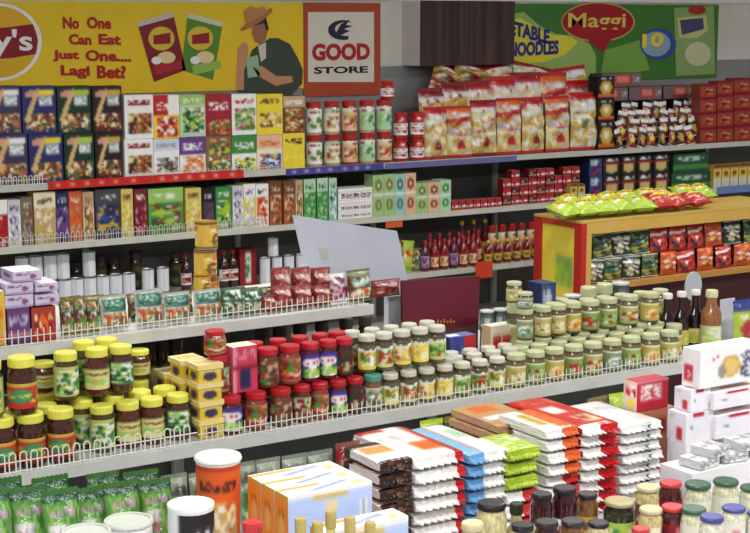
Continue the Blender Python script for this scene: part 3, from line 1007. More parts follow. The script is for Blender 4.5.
# red-lidded jars
RL = (196, 24, 36)
jar('rl0', RL, (112, 52, 36), Art(14, 12, (150, 80, 50), [('n', .0, .0, 1, 1, ['rust', 'brown', 'tan', 'dbrown', 'green'])], 85), (.1, .7), kind='spread_jar')
jar('rl1', RL, (140, 60, 44), Art(14, 12, (196, 90, 70), [('n', .1, .1, .9, .9, ['rust', 'peach', 'orange', 'green', 'dred'])], 86), (.1, .7), kind='spread_jar')
jar('rl2', RL, (90, 26, 40), Art(14, 12, (70, 50, 160), [('e', .5, .35, .4, .2, 'white'), ('n', .1, .55, .9, 1, ['lgreen', 'green', 'lime', 'white']), ('s', .3, .25, .7, .45, 'red')], 87), (.1, .7), kind='spread_jar')
jar('rl3', RL, (100, 40, 36), Art(14, 12, (150, 150, 100), [('n', .1, .1, .9, .9, ['green', 'cream', 'mint', 'dred', 'olive'])], 88), (.1, .7), kind='spread_jar')
jar('rl4', RL, (80, 20, 24), Art(14, 12, (60, 60, 40), [('n', .1, .1, .9, .9, ['dgreen', 'dbrown', 'tan', 'dred'])], 89), (.1, .7), kind='spread_jar')
carton('pinkcarton', Art(14, 14, (206, 50, 84), [('r', .3, .45, .7, .95, 'navy'), ('r', 0, .0, .15, 1, 'pink'), ('r', 0, .4, 1, .45, 'dred'), ('s', .1, .1, .9, .3, 'pink')], 90), solid((220, 90, 110)), solid('cream'), 'red', 'spread_carton')
# white-lidded jars
WL = (204, 202, 184)
WJ = [('wj0', (226, 206, 60), ['green', 'red', 'white', 'gold']), ('wj1', (206, 206, 130), ['red', 'green', 'cream', 'rust']), ('wj2', (230, 210, 90), ['orange', 'rust', 'gold', 'cream']),
      ('wj3', (232, 214, 70), ['yellow', 'cream', 'gold']), ('wj4', (190, 206, 120), ['green', 'white', 'lgreen', 'red']), ('wj5', (180, 190, 110), ['white', 'red', 'green', 'olive'])]
for i, (n_, b_, p_) in enumerate(WJ):
    jar(n_, WL, (96, 84, 44), Art(14, 12, b_, [('n', .12, .2, .88, .85, p_ + [b_]), ('r', .0, .0, 1, .14, 'white'), ('s', .2, .02, .8, .12, 'dgreen')], 91 + i), (.1, .66), kind='sauce_jar', contents2=(70, 62, 44), lid2=(150, 146, 130))
jar('wjt', (70, 150, 130), (120, 80, 60), Art(14, 12, (190, 200, 170), [('n', .1, .1, .9, .9, ['pink', 'green', 'white', 'dred', 'mint'])], 97), (.1, .66), kind='sauce_jar')
# pale green lidded jars on the right
GL = (188, 192, 144)
GJ = [('gj0', (206, 196, 110), ['gold', 'cream', 'olive']), ('gj1', (140, 176, 90), ['green', 'red', 'cream', 'lgreen']), ('gj2', (150, 190, 100), ['red', 'dred', 'white', 'lgreen']),
      ('gj3', (190, 200, 120), ['white', 'red', 'rust', 'lime']), ('gj4', (214, 190, 90), ['gold', 'orange', 'cream']), ('gj5', (150, 166, 130), ['teal', 'white', 'mint', 'olive'])]
for i, (n_, b_, p_) in enumerate(GJ):
    jar(n_, GL, (108, 102, 58), Art(14, 12, tuple(int(v * .9) for v in b_), [('n', .15, .3, .85, .85, p_ + [b_]), ('r', .0, .0, 1, .12, 'cream')], 101 + i), (.08, .66), kind='sauce_jar', contents2=(92, 80, 60), lid_r=.46)
bottle('cola', (34, 14, 14), (226, 222, 210), Art(12, 10, (206, 200, 120), [('n', .1, .1, .9, .9, ['cream', 'lime', 'gold'])], 110), (.08, .34), .55, .24, 'syrup_bottle', .09)
bottle('vinegar', (150, 92, 50), (214, 206, 160), Art(12, 14, (196, 200, 130), [('n', .1, .1, .9, .9, ['cream', 'lime', 'mint'])], 111), (.05, .42), .62, .24, 'syrup_bottle', .12)
# margarine tub
tb_ = MB()
tb_.box(-.44, .44, -.44, .44, 0, .72, (226, 186, 40), Art(14, 8, (226, 186, 40), [('e', .5, .55, .3, .3, (60, 50, 90)), ('r', 0, 0, 1, .12, 'cream')]), Art(14, 8, (222, 180, 40), [('e', .5, .55, .3, .3, (60, 50, 90))]))
lid_ = MB()
lid_.box(-.5, .5, -.5, .5, .72, 1.0, (236, 222, 170), solid((232, 206, 120)), solid((232, 206, 120)), Art(12, 12, (240, 232, 200), [('r', .1, .1, .9, .9, (236, 214, 130)), ('s', .2, .3, .8, .6, 'gold')]))
DES['tub'] = Design('spread_tub', [('tub_body', tb_.mesh('tub_body', 'plastic'), []), ('lid', lid_.mesh('lid', 'plastic'), [])])
carton('lowblue', Art(18, 6, (60, 70, 150), [('r', .55, .0, 1, .6, (190, 40, 40)), ('s', .1, .3, .5, .7, 'white')], 112), solid('navy'), Art(12, 8, (90, 100, 170), [('r', .1, .2, .5, .7, 'white')]), 'blue', 'sauce_carton')
carton('lowred', Art(20, 8, (226, 216, 190), [('r', .1, .2, .9, .8, (190, 40, 44)), ('r', .45, .2, .52, .8, 'cream')], 113), solid('tan'), solid((214, 214, 200)), 'cream', 'sauce_carton')
can('darkglass', Art(12, 8, (60, 70, 70), [('n', .1, .1, .9, .9, ['dgrey', 'lgrey', 'dgreen', 'white'])], 114), (206, 206, 206), 'preserve_jar', material='plastic', body='grey')

# chips in the display rack
bag('chipgreen', Art(14, 18, (170, 200, 60), [('n', .1, .25, .9, .75, ['lime', 'white', 'lgreen', 'yellow', 'lime']), ('e', .5, .4, .3, .15, 'yellow'), ('s', .2, .3, .8, .5, 'red')], 121), 'lime', 'crisps_bag', 21)
bag('chipred', Art(14, 18, (190, 50, 40), [('n', .1, .25, .9, .8, ['red', 'peach', 'white', 'gold', 'red']), ('e', .5, .4, .3, .15, 'yellow')], 122), 'red', 'crisps_bag', 22)
bag('chipdark', Art(14, 18, (40, 50, 46), [('n', .05, .1, .95, .95, ['black', 'olive', 'gold', 'white', 'dgreen', 'navy', 'lgrey', 'dgreen', 'cream']), ('d', .0, .2, 1, .3, .05, 'white')], 123), 'lgrey', 'crisps_bag', 23, .09)
bag('chipdark2', Art(14, 18, (60, 90, 50), [('n', .05, .1, .95, .95, ['green', 'olive', 'lgreen', 'white', 'black', 'gold', 'purple', 'dgreen']), ('d', .0, .75, 1, .6, .05, 'gold')], 124), 'cream', 'crisps_bag', 24, .09)
bag('chipred2', Art(14, 18, (206, 36, 30), [('n', .05, .4, .95, .95, ['red', 'orange', 'white', 'navy', 'red', 'dred']), ('d', .0, .25, 1, .15, .06, 'white')], 125), 'red', 'crisps_bag', 25, .09)
bag('chiporange', Art(14, 18, (214, 90, 30), [('n', .05, .3, .95, .9, ['orange', 'red', 'gold', 'white', 'dorange'])], 126), 'orange', 'crisps_bag', 26, .09)

# table goods
bag('greenpack', Art(24, 28, (96, 160, 60), [('n', .0, .0, 1, 1, ['green', 'lgreen', (96, 160, 60), (70, 130, 50), (120, 180, 70)]), ('r', 0, 0, 1, .07, 'dgreen'), ('s', .15, .14, .85, .22, (206, 150, 190)), ('n', .08, .3, .6, .42, ['white', 'pink', 'lilac', 'white']), ('s', .1, .48, .7, .54, (190, 90, 140)), ('n', .1, .6, .55, .7, ['white', 'lilac', 'lgreen']), ('e', .7, .85, .25, .14, (90, 40, 50)), ('n', .0, .9, 1, 1, ['dgreen', 'green', 'maroon'])], 131), (60, 110, 50), 'jelly_pack', 31, .08)
bag('paleherb', Art(18, 18, (136, 148, 130), [('n', .25, .35, .75, .75, ['green', 'white', 'mint', 'green']), ('n', .0, .8, 1, 1, ['lgrey', 'grey', 'dgreen']), ('s', .1, .1, .9, .2, 'dgrey')], 132), (120, 130, 116), 'herb_pack', 32, .09)
can('tubchips', Art(30, 36, (236, 92, 30), [('r', 0, 0, 1, .04, (190, 60, 26)), ('s', .2, .1, .8, .19, (70, 36, 30)), ('e', .5, .55, .34, .28, (214, 170, 80)), ('n', .2, .3, .8, .8, ['cream', 'tan', 'white', 'gold', (222, 84, 30), 'cream'])], 133), 'white', 'snack_tub', (.0, .94), 'dorange', 'white', .06, .035, 'paper')
can('blackcan', Art(24, 20, (40, 36, 40), [('r', 0, 0, .3, 1, (226, 226, 232)), ('e', .68, .6, .26, .22, (176, 180, 40)), ('n', .5, .5, .86, .7, ['lime', 'olive', 'yellow', 'lime']), ('s', .4, .15, .9, .3, 'white')], 134), 'white', 'milk_powder_tin', (.03, .94), 'white', None, 0, 0, 'painted')
can('whitetin', Art(18, 14, (206, 210, 206), [('r', 0, .3, 1, .5, (120, 150, 120)), ('n', .2, .5, .8, .9, ['dgreen', 'white', 'grey'])], 135), 'white', 'milk_powder_tin', (.03, .92), 'white', (196, 202, 190), 0, .04, 'paper')
carton('teabox', Art(34, 14, (176, 196, 240), [('r', 0, 0, 1, .1, 'white'), ('r', .84, .3, .95, .7, 'grey'), ('r', .86, .3, .88, .7, 'white'), ('r', .91, .3, .92, .7, 'white'), ('e', .52, .3, .08, .12, (226, 206, 140)), ('r', .3, .06, .7, .12, 'gold')], 136),
       Art(14, 14, (246, 136, 30), [('s', .25, .25, .75, .45, (196, 80, 30)), ('e', .5, .6, .2, .22, (240, 170, 90)), ('r', 0, 0, 1, .06, 'gold')], 137), Art(30, 12, (236, 238, 244), [('r', .0, .1, .5, .35, (240, 170, 70)), ('d', .3, .8, .8, .3, .08, (150, 160, 210)), ('r', .8, .5, .95, .9, (240, 200, 120))], 138), 'white', 'tea_carton')
bottle('oil', (206, 196, 120), (186, 166, 90), Art(12, 12, (226, 220, 170), [('n', .1, .1, .9, .9, ['gold', 'white', 'lime'])], 139), (.2, .6), .62, .24, 'oil_bottle', .14)


def ends(c0, c1, u=.5, c2=None):
    ops = [('r', u, 0, 1, 1, c1)]
    if c2:
        ops.append(('r', .82, 0, 1, 1, c2))
    return Art(10, 3, c0, ops)


def ptop(base, ops, seed=1):
    return Art(12, 18, base, ops, seed)


flowpack('np0', Art(10, 3, (58, 32, 30), [('n', .2, 0, .8, 1, ['dbrown', 'black', 'brown', 'dbrown'])], 5), ptop('white', [('r', 0, .0, 1, .25, 'dbrown'), ('r', .1, .3, .9, .6, (226, 160, 80))]), Art(6, 4, (226, 226, 236), [('r', 0, .7, 1, 1, 'dbrown'), ('r', 0, 0, .2, 1, 'dbrown')]))
flowpack('np1', ends('white', (236, 232, 226), .5, (206, 30, 36)), ptop('white', [('r', .85, 0, 1, 1, 'red'), ('r', .4, .55, .85, .85, 'orange'), ('r', 0, .0, .5, .1, 'red'), ('s', .1, .3, .5, .5, 'lgrey')]), Art(4, 3, 'white'))
flowpack('np2', ends((110, 170, 226), 'white', .42), ptop('white', [('r', 0, 0, .35, 1, (120, 190, 230)), ('r', .35, 0, .45, 1, 'pink'), ('r', .6, .2, .9, .5, 'mint')]), Art(4, 3, (110, 170, 226)))
flowpack('np3', ends((160, 190, 30), (176, 206, 40)), ptop((176, 206, 50), [('n', .2, .2, .8, .9, ['lime', 'lime', 'white', 'lgreen']), ('r', 0, 0, .12, 1, 'white')]), Art(4, 3, 'lime'))
flowpack('np4', Art(10, 3, (160, 110, 70), [('n', .1, 0, .9, 1, ['brown', 'tan', (160, 110, 70)])], 7), ptop((200, 150, 96), [('r', .2, .1, .7, .4, 'orange'), ('r', .1, .55, .6, .7, 'white'), ('r', .6, .7, .9, .9, 'gold')]), Art(6, 4, (206, 160, 116), [('r', .1, .2, .6, .6, 'pink')]))
flowpack('np5', ends('white', (232, 100, 36), .5), ptop((236, 232, 226), [('r', .5, 0, 1, 1, 'orange'), ('r', .2, .2, .4, .8, 'gold')]), Art(4, 3, 'white'))
flowpack('np5r', ends('white', (214, 40, 36), .5), ptop('white', [('r', .5, 0, 1, 1, 'red')]), Art(4, 3, 'white'))
flowpack('np6', ends('white', (206, 22, 30), .5), ptop((212, 24, 30), [('r', .2, .35, .6, .55, 'white'), ('n', .3, .65, .8, .9, ['gold', 'tan', 'red', 'cream']), ('s', .1, .1, .8, .25, 'orange')]), Art(6, 4, (206, 30, 34), [('r', .3, .3, .6, .7, 'white')]))
flowpack('np7', Art(10, 3, 'white', [('r', .5, .2, .62, .8, 'lgrey'), ('r', .62, .3, .72, .7, 'dgrey')]), ptop((232, 232, 230), [('s', .2, .2, .8, .4, 'lgrey'), ('r', .9, .0, 1, .6, 'dgrey')]), Art(4, 3, 'white'))
jar('fj_black', (30, 28, 30), (206, 196, 140), Art(14, 10, (214, 204, 160), [('n', .1, .2, .9, .8, ['cream', 'lime', 'gold'])], 141), (.1, .5), kind='preserve_jar', neck=.42, lid_r=.45, lid_h=.085)
jar('fj_dark', (40, 30, 34), (60, 16, 26), Art(14, 10, 'white', [('n', .1, .2, .9, .8, ['dred', 'white', 'cream', 'maroon'])], 142), (.1, .55), kind='preserve_jar', lid_r=.45, lid_h=.085)
jar('fj_yel', (50, 44, 44), (120, 80, 40), Art(14, 10, (196, 150, 50), [('n', .1, .2, .9, .8, ['gold', 'blue', 'orange', 'brown'])], 143), (.1, .6), kind='preserve_jar', lid_r=.45, lid_h=.085)
jar('fj_olive', (176, 160, 110), (46, 46, 26), Art(16, 10, (166, 196, 70), [('n', .1, .2, .9, .9, ['lime', 'green', 'cream', 'lime'])], 144), (.05, .62), kind='preserve_jar', lid_r=.46, contents2=(30, 26, 24), lid_h=.085)
jar('fj_cream', (206, 196, 150), (200, 180, 120), Art(14, 10, (120, 70, 50), [('r', .4, 0, .8, 1, 'cream'), ('n', .0, .3, .4, .9, ['brown', 'rust', 'white'])], 145), (.08, .66), kind='preserve_jar', lid_r=.46, lid_h=.085)
jar('fj_red', (206, 50, 50), (80, 24, 30), Art(14, 10, (150, 30, 40), [('r', .4, .1, .7, .9, 'pink'), ('n', .0, .3, .4, .9, ['black', 'navy', 'dred'])], 146), (.08, .66), kind='preserve_jar', lid_r=.46, lid_h=.085)
jar('fj_green', (54, 96, 70), (206, 206, 170), Art(14, 10, (226, 224, 206), [('n', .2, .3, .8, .8, ['cream', 'white', 'lime'])], 147), (.08, .7), kind='mayonnaise_jar', lid_r=.47, lid_h=.085)
jar('fj_blue', (66, 70, 150), (216, 214, 190), Art(14, 10, (226, 220, 206), [('n', .2, .3, .8, .8, ['cream', 'white', 'pink'])], 148), (.08, .7), kind='mayonnaise_jar', lid_r=.47, lid_h=.085)
bottle('fb_dark', (170, 160, 110), (40, 44, 36), Art(12, 10, (206, 200, 170), [('n', .1, .1, .9, .9, ['cream', 'gold', 'lblue'])], 149), (.1, .5), .55, .24, 'sauce_bottle', .16)
carton('biscuit', Art(30, 16, (236, 234, 236), [('e', .5, .52, .16, .3, (206, 160, 60)), ('e', .5, .52, .12, .22, (226, 186, 100)), ('e', .36, .62, .06, .18, (150, 140, 120)), ('s', .68, .2, .86, .9, (70, 66, 96)), ('r', .9, .1, 1, .6, (206, 24, 40)), ('s', .2, .18, .3, .3, 'red')], 150),
       Art(10, 14, (232, 230, 236), [('r', .1, .45, .6, .85, (206, 40, 60)), ('s', .2, .5, .5, .8, 'white')], 151), Art(12, 8, 'white', [('r', .1, .1, .9, .15, 'lgrey')]), 'white', 'biscuit_carton')
carton('plainwhite', Art(20, 14, (232, 230, 238), [('r', .25, .0, .65, .16, (206, 30, 60)), ('s', .1, .4, .4, .55, (150, 140, 160)), ('r', .0, .97, 1, 1, 'lgrey')], 152), Art(10, 14, (226, 224, 236), [('r', .5, .5, .8, .95, (206, 40, 60)), ('r', .1, .1, .4, .2, 'lgrey')], 153), Art(10, 8, 'white', [('r', .3, .4, .8, .6, (214, 120, 140))]), 'white', 'biscuit_carton')
carton('plainwhite2', Art(20, 14, (236, 234, 238), [('r', .72, .5, .84, .95, (200, 40, 60)), ('s', .1, .2, .5, .3, (180, 170, 186))], 154), Art(10, 14, (226, 226, 236), [('r', .4, .6, .7, .95, (206, 40, 60))], 155), solid('white'), 'white', 'biscuit_carton')
carton('redsnack', Art(16, 16, (196, 30, 50), [('r', .12, .1, .4, .7, (226, 90, 110)), ('r', .5, .1, .8, .7, (226, 90, 110)), ('s', .15, .15, .78, .6, 'white'), ('r', 0, .0, 1, .06, 'pink')], 156), Art(12, 16, (232, 200, 190), [('n', .1, .1, .9, .5, ['white', 'red', 'cream', 'pink']), ('r', .3, .6, .8, .9, 'yellow')], 157), solid((196, 40, 56)), 'red', 'wafer_carton')
carton('kraft', Art(20, 16, (186, 110, 80), [('r', .5, .1, .75, .3, 'dred')], 158), solid((170, 100, 70)), solid((200, 140, 110)), 'tan', 'cardboard_box')
carton('foilbag', Art(16, 8, (206, 206, 206), [('n', 0, 0, 1, 1, ['white', 'lgrey', 'grey', 'white', 'silver'])], 159), solid('lgrey'), Art(12, 12, 'silver', [('n', 0, 0, 1, 1, ['white', 'lgrey', 'white', 'grey'])], 160), 'lgrey', 'foil_packet', 'film')
bag('limepack', Art(12, 14, (176, 200, 50), [('e', .5, .65, .3, .25, (190, 40, 50)), ('r', 0, 0, 1, .18, (60, 70, 150)), ('s', .2, .3, .8, .4, 'white')], 161), 'blue', 'snack_bag', 41)
bag('bluestand', Art(12, 14, (226, 206, 60), [('n', 0, 0, 1, .5, ['navy', 'blue', 'white', 'blue']), ('r', .1, .6, .9, .9, 'yellow')], 162), 'blue', 'snack_bag', 42)

# ------------------------------------------------------------------ placing goods
R = random.Random(5)


def box_at(des, px0, px1, py_top, Y, zb, depth, base, where, cat='carton', group=None, gap=.003, rz=0.0):
    """carton standing at height zb with its front on plane Y, seen between columns px0 and px1; returns the height of its top"""
    xa, xb = x_at(px0, Y, zb), x_at(px1, Y, zb)
    ztop = z_at(py_top, (xa + xb) / 2, Y)
    h = max(.01, ztop - zb)
    put(des, ((xa + xb) / 2, Y + depth / 2, zb), (xb - xa - gap, depth, h - .0005), base, where, cat, group, (0, 0, rz))
    return ztop


def jar_at(des, px, Y, zb, D, Hh, base, where, cat='jar', group=None, tw=None, wob=.35):
    put(des, (x_at(px, Y, zb + Hh / 2), Y, zb), (D, D, Hh), base, where, cat, group, (0, 0, R.uniform(-wob, wob) - .3 if tw is None else tw))


def bag_at(des, px0, px1, py_top, Y, zb, thick, base, where, cat='bag', group=None, lean=.12, rz=None, ry=0.0):
    xa, xb = x_at(px0, Y, zb), x_at(px1, Y, zb)
    h = max(.02, z_at(py_top, (xa + xb) / 2, Y) - zb)
    put(des, ((xa + xb) / 2, Y, zb + .002), (xb - xa, thick, h), base, where, cat, group, (-lean, ry, R.uniform(-.12, .12) if rz is None else rz))


# --- wall shelving, top level
G = 'cartons on the top wall shelf'
FB = ['pale purple cereal carton', 'navy cereal carton', 'dark green cereal carton', 'black cereal carton']
for des, lo, up, b in ((3, (-8, 29), (-12, 22), 0), (0, (30, 64), (23, 57), 1), (1, (65, 95), (58, 92), 2), (2, (96, 123), (93, 123), 3)):
    z = box_at('flakes%d' % des, lo[0], lo[1], 134 - lo[0] * .01, YB + .03, Z1, .09, FB[b], 'in the bottom layer below the yellow poster', 'carton', G)
    box_at('flakes%d' % des, up[0], up[1], 86, YB + .035, z + .001, .09, FB[b], 'in the upper layer below the yellow poster', 'carton', G)
C1 = [('bx0', 'white carton with a brown dish'), ('bx1', 'red and yellow carton'), ('bx2', 'pale green carton with a leafy dish'), ('bx3', 'crimson carton'), ('bx4', 'white carton with pink and green print'), ('bx5', 'plain yellow carton'), ('bx6', 'brown carton')]
C0 = [('bx0', 'white carton with a brown dish'), ('bx7', 'white carton with grey print'), ('bx8', 'purple and white carton'), ('bx9', 'brown carton with green food picture'), ('bx10', 'green and white carton'), ('bx11', 'cream carton with orange print'), ('bx12', 'bright yellow carton')]
E0 = [125, 154, 180, 206, 232, 257, 283, 305]
T0 = [139, 139, 137, 136, 135, 135, 133]
for i in range(7):
    z = box_at(C0[i][0], E0[i], E0[i + 1], T0[i], YB + .03, Z1, .08, C0[i][1], 'in the bottom layer under the slogan poster', 'carton', G)
    box_at(C1[i][0], E0[i], E0[i + 1], [95, 95, 95, 94, 94, 94, 96][i], YB + .034, z + .001, .08, C1[i][1], 'in the upper layer under the slogan poster', 'carton', G)
G = 'red-lidded jars on the top wall shelf'
for i, px in enumerate((314, 332, 349.5, 367, 384)):
    nm = ['rj0', 'rj1', 'rj2', 'rj3', 'rj3'][i]
    jar_at(['rj0', 'rj1', 'rj2', 'rj3', 'rj2'][i], px, YB + .07, Z1, .097, .182, 'red-lidded jar', 'in the bottom layer under the store sign', 'jar', G)
    jar_at(nm, px - .5, YB + .07, Z1 + .183, .097, .195, 'red-lidded jar', 'in the upper layer under the store sign', 'jar', G)
jar_at('rj4', 387, YB + .07, Z1 + .379, .085, .11, 'short red-lidded jar', 'topmost of its stack beside the store sign', 'jar', G)
for i, px in enumerate((400.5, 417)):
    jar_at('rj4', px, YB + .07, Z1, .088, .135, 'short red and white jar', 'in the bottom layer beside the pasta bags', 'jar', G)
    jar_at('rj4', px, YB + .07, Z1 + .136, .088, .16, 'tall red and white jar', 'in the upper layer beside the pasta bags', 'jar', G)
G = 'pasta bags on the top wall shelf'
for i, (a, b, t, d) in enumerate(((424, 447, 107, 'pasta'), (447, 471, 106, 'pasta2'), (471, 496, 100, 'pasta3'), (497, 521, 98, 'pasta2'), (521, 545, 97, 'pasta'), (545, 570, 96, 'pasta2'))):
    bag_at(d, a, b, t, YB + .07, Z1, .08, 'yellow pasta bag', 'in the front row below the brown cabinet', 'bag', G, .05)
bag_at('whitebag', 571, 597, 92, YB + .07, Z1, .08, 'white pasta bag with red top', 'below the red speech bubble', 'bag', G, .05)
for i, (a, b, t, d) in enumerate(((420, 448, 88, 'darkbag'), (444, 470, 82, 'darkbag'), (466, 492, 80, 'pasta3'), (490, 516, 76, 'pasta'), (514, 542, 72, 'pasta3'), (540, 570, 72, 'pasta2'), (566, 592, 80, 'pasta'))):
    bag_at(d, a, b, t, YB + .19, Z1, .09, 'upright pasta bag', 'in the second row behind the yellow pasta bags', 'bag', G, .08)
for i, (a, b, t, d, ry) in enumerate(((424, 468, 66, 'darkbag', .5), (452, 496, 64, 'darkbag', .25), (482, 520, 64, 'pasta3', -.15), (512, 556, 64, 'pasta3', .2), (550, 592, 66, 'whitebag', -.1))):
    Yb_ = YB + .32
    xa, xb = x_at(a, Yb_, Z1), x_at(b, Yb_, Z1)
    zb_ = z_at(t + 38, xa, Yb_)
    put(d, ((xa + xb) / 2, Yb_, zb_), (xb - xa, .1, .25), 'heaped pasta bag', 'on top of the pile below the brown cabinet', 'bag', G, (-.3, ry, 0))
# cocoa, coffee sachets
zz = Z1
for k in range(3):
    zz = box_at('blackbox', 598, 614, (121, 99, 76)[k], YB + .03, zz + .001, .1, ['bottom', 'middle', 'top'][k] + ' black cocoa carton of the stack beside the white pasta bag', '', 'carton', 'cocoa cartons')
G = 'coffee sachets on the top wall shelf'
for r_ in range(4):
    n = 8
    for i in range(n):
        zb_ = Z1 + (0, .055, .11, .16)[r_]
        Y_ = YB + (.035, .08, .125, .17)[r_]
        x_ = x_at(620 + i * 10.2 + (r_ % 2) * 4, Y_, zb_)
        put(('sachet', 'sachet2')[(i + r_) % 2], (x_, Y_, zb_), (.07, .03, .135), 'black-red coffee sachet', ('in the front row', 'in the second row', 'in the third row', 'in the back row')[r_] + ' on the top wall shelf', 'sachet', G,
            (-.12, R.uniform(-.3, .3), R.uniform(-.3, .3)))
# cartons lying above the sachets
for (a, b, t, zoff, Y_, nm) in ((592, 628, 80, .30, .30, 'grey biscuit carton with red label at the left, above the sachets'), (629, 662, 77, .30, .30, 'middle grey biscuit carton with red label above the sachets'), (663, 694, 75, .30, .30, 'grey biscuit carton with red label at the right, above the sachets'),
                                (601, 641, 62, .395, .32, 'topmost grey biscuit carton in front of the speech bubble poster')):
    Yc = YB + Y_
    xa, xb = x_at(a, Yc, Z1 + zoff), x_at(b, Yc, Z1 + zoff)
    put('greylabel', ((xa + xb) / 2, Yc + .06, Z1 + zoff), (xb - xa - .004, .12, .09), nm, '', 'carton', 'grey biscuit cartons')
for k, a in enumerate((594, 618, 642, 668)):
    Yc = YB + .30
    x_ = x_at(a + 12, Yc, Z1)
    put('blackbox', (x_, Yc + .05, Z1), (.14, .1, .298), 'tall black carton', 'standing behind the coffee sachets', 'carton', 'tall black cartons')
G = 'red soup packets on the top wall shelf'
for i, (a, b) in enumerate(((700, 716), (717, 733), (734, 751))):
    zz = Z1
    tp = ((128, 113, 98, 84), (127, 111, 95, 81), (125, 109, 93, 78))[i]
    for k in range(4):
        zz = box_at('redtin', a, b, tp[k], YB + .04, zz + .001, .09, ('lowest', 'second lowest', 'second highest', 'highest')[k] + ' rust-red soup packet', ('in the stack beside the sachets', 'in the stack next to the far right', 'in the stack at the far right edge')[i], 'packet', G)

# --- wall shelving, second level
G = 'cartons on the second wall shelf'
S2 = [('t_red', -8, 9, 200, 'red and white carton'), ('t_wpurp', 9, 22, 200, 'white and purple carton'), ('t_brown', 22, 34, 197, 'grey-brown carton'), ('t_beige', 35, 57, 192, 'wide beige carton'), ('t_purp', 57, 70, 191, 'violet carton'),
      ('t_orange', 70, 83, 191, 'orange carton'), ('t_bb', 84, 95, 192, 'cream and brown carton'), ('t_navy', 96, 121, 189, 'wide navy carton'), ('t_yel', 122, 134, 189, 'straw-yellow carton'), ('t_mar', 135, 148, 189, 'maroon carton'),
      ('t_green', 149, 184, 188, 'wide green carton with brown picture'), ('t_yel', 186, 202, 188, 'mustard carton beside the wide green one'), ('t_dpurp', 203, 215, 189, 'dark plum carton'), ('t_grn2', 216, 232, 187, 'plain green carton'),
      ('t_wpurp', 233, 244, 186, 'narrow white and purple carton'), ('t_wy', 244, 256, 184, 'pale yellow and white carton'), ('t_wr', 256, 269, 184, 'white carton with red print'), ('t_bo', 270, 282, 181, 'orange-brown carton'),
      ('t_bo', 284, 295, 181, 'brown carton with orange print'), ('t_bb', 296, 303, 180, 'slim tan carton'), ('t_gb', 304, 316, 179, 'tall green carton'), ('t_gb', 317, 328, 178, 'tall green carton'), ('t_teal', 329, 337, 178, 'slim teal carton')]
for d, a, b, t, nm in S2:
    box_at(d, a, b, t, YB + .03, Z2, .1, nm, 'on the second wall shelf', 'carton', G)
for k, t in enumerate((212, 203, 188)):
    zb_ = Z2 if k == 0 else zz + .001
    zz = box_at('lettered', 338, 373, t, YB + .05, zb_, .12, ('lowest', 'middle', 'topmost')[k] + ' white carton with small lettering', 'in the stack behind the grey board', 'carton', G)
for d, a, b, t, nm in (('tea_green', 373, 384, 175, 'olive green tea carton'), ('tea_green', 384, 395, 174, 'light green tea carton'), ('tea_teal', 395, 405, 174, 'tall teal tea carton'), ('tea_peach', 405, 416, 173, 'tall peach tea carton'),
                       ('tea_green', 416, 428, 183, 'short green tea carton'), ('tea_peach', 428, 440, 182, 'short peach tea carton'), ('tea_mint', 440, 451, 180, 'short mint tea carton')):
    box_at(d, a, b, t, YB + .04, Z2, .1, nm, 'with round pictures on the second wall shelf', 'carton', G)
G = 'small red cartons on the second wall shelf'
for i in range(7):
    a = 452 + i * 7.2
    box_at('smallred', a, a + 6.6, 201 - i * .5, YB + .04, Z2, .05, 'small red and white carton', 'beside the mint tea carton', 'carton', G)
for i in range(9):
    a = 503 + i * 8.6
    z = Z2
    for k in range((3, 4, 3, 4, 4, 4, 3, 4, 4)[i]):
        z = box_at(('smallred', 'smallred2')[(i + k * 2) % 3 == 0], a, a + 8, (197, 188, 179, 171)[k] - i * .55, YB + .06 + R.uniform(0, .02), z + .0008, .06, 'small red carton', ('in the bottom layer', 'in the second layer', 'in the third layer', 'in the top layer')[k] + ' of the small red cartons', 'carton', G)
for d, a, b, t, nm in (('yellowpack', 570, 577, 184, 'slim yellow packet'), ('yellowpack', 578, 585, 184, 'slim yellow packet')):
    box_at(d, a, b, t, YB + .03, Z2, .05, nm, 'in front of the small red cartons', 'packet', 'yellow packets on the second wall shelf')
G = 'dark coffee cartons on the second wall shelf'
for i, (a, b, d) in enumerate(((589, 602, 'bluebox'), (603, 620, 'darktin'), (621, 636, 'darktin'), (637, 652, 'darktin'), (653, 669, 'darktin'))):
    nm = 'blue carton' if d == 'bluebox' else 'black coffee carton'
    z = box_at(d, a, b, 176 - i, YB + .05, Z2, .1, nm, 'in the bottom layer above the display rack', 'carton', G)
    box_at(d, a, b, 158 - i, YB + .05, z + .001, .1, nm, 'in the top layer above the display rack', 'carton', G)
z = box_at('greenbox', 671, 711, 172, YB + .06, Z2, .1, 'lower dark green carton', 'beside the yellow packets', 'carton', G)
box_at('greenbox', 673, 708, 153, YB + .06, z + .001, .1, 'upper dark green carton', 'beside the yellow packets', 'carton', G)
for i in range(5):
    a = 713 + i * 8.5
    box_at('yellowpack', a, a + 8, 165 - i * .6, YB + .03, Z2, .06, 'yellow packet', 'at the right end of the second wall shelf', 'packet', 'yellow packets on the second wall shelf')

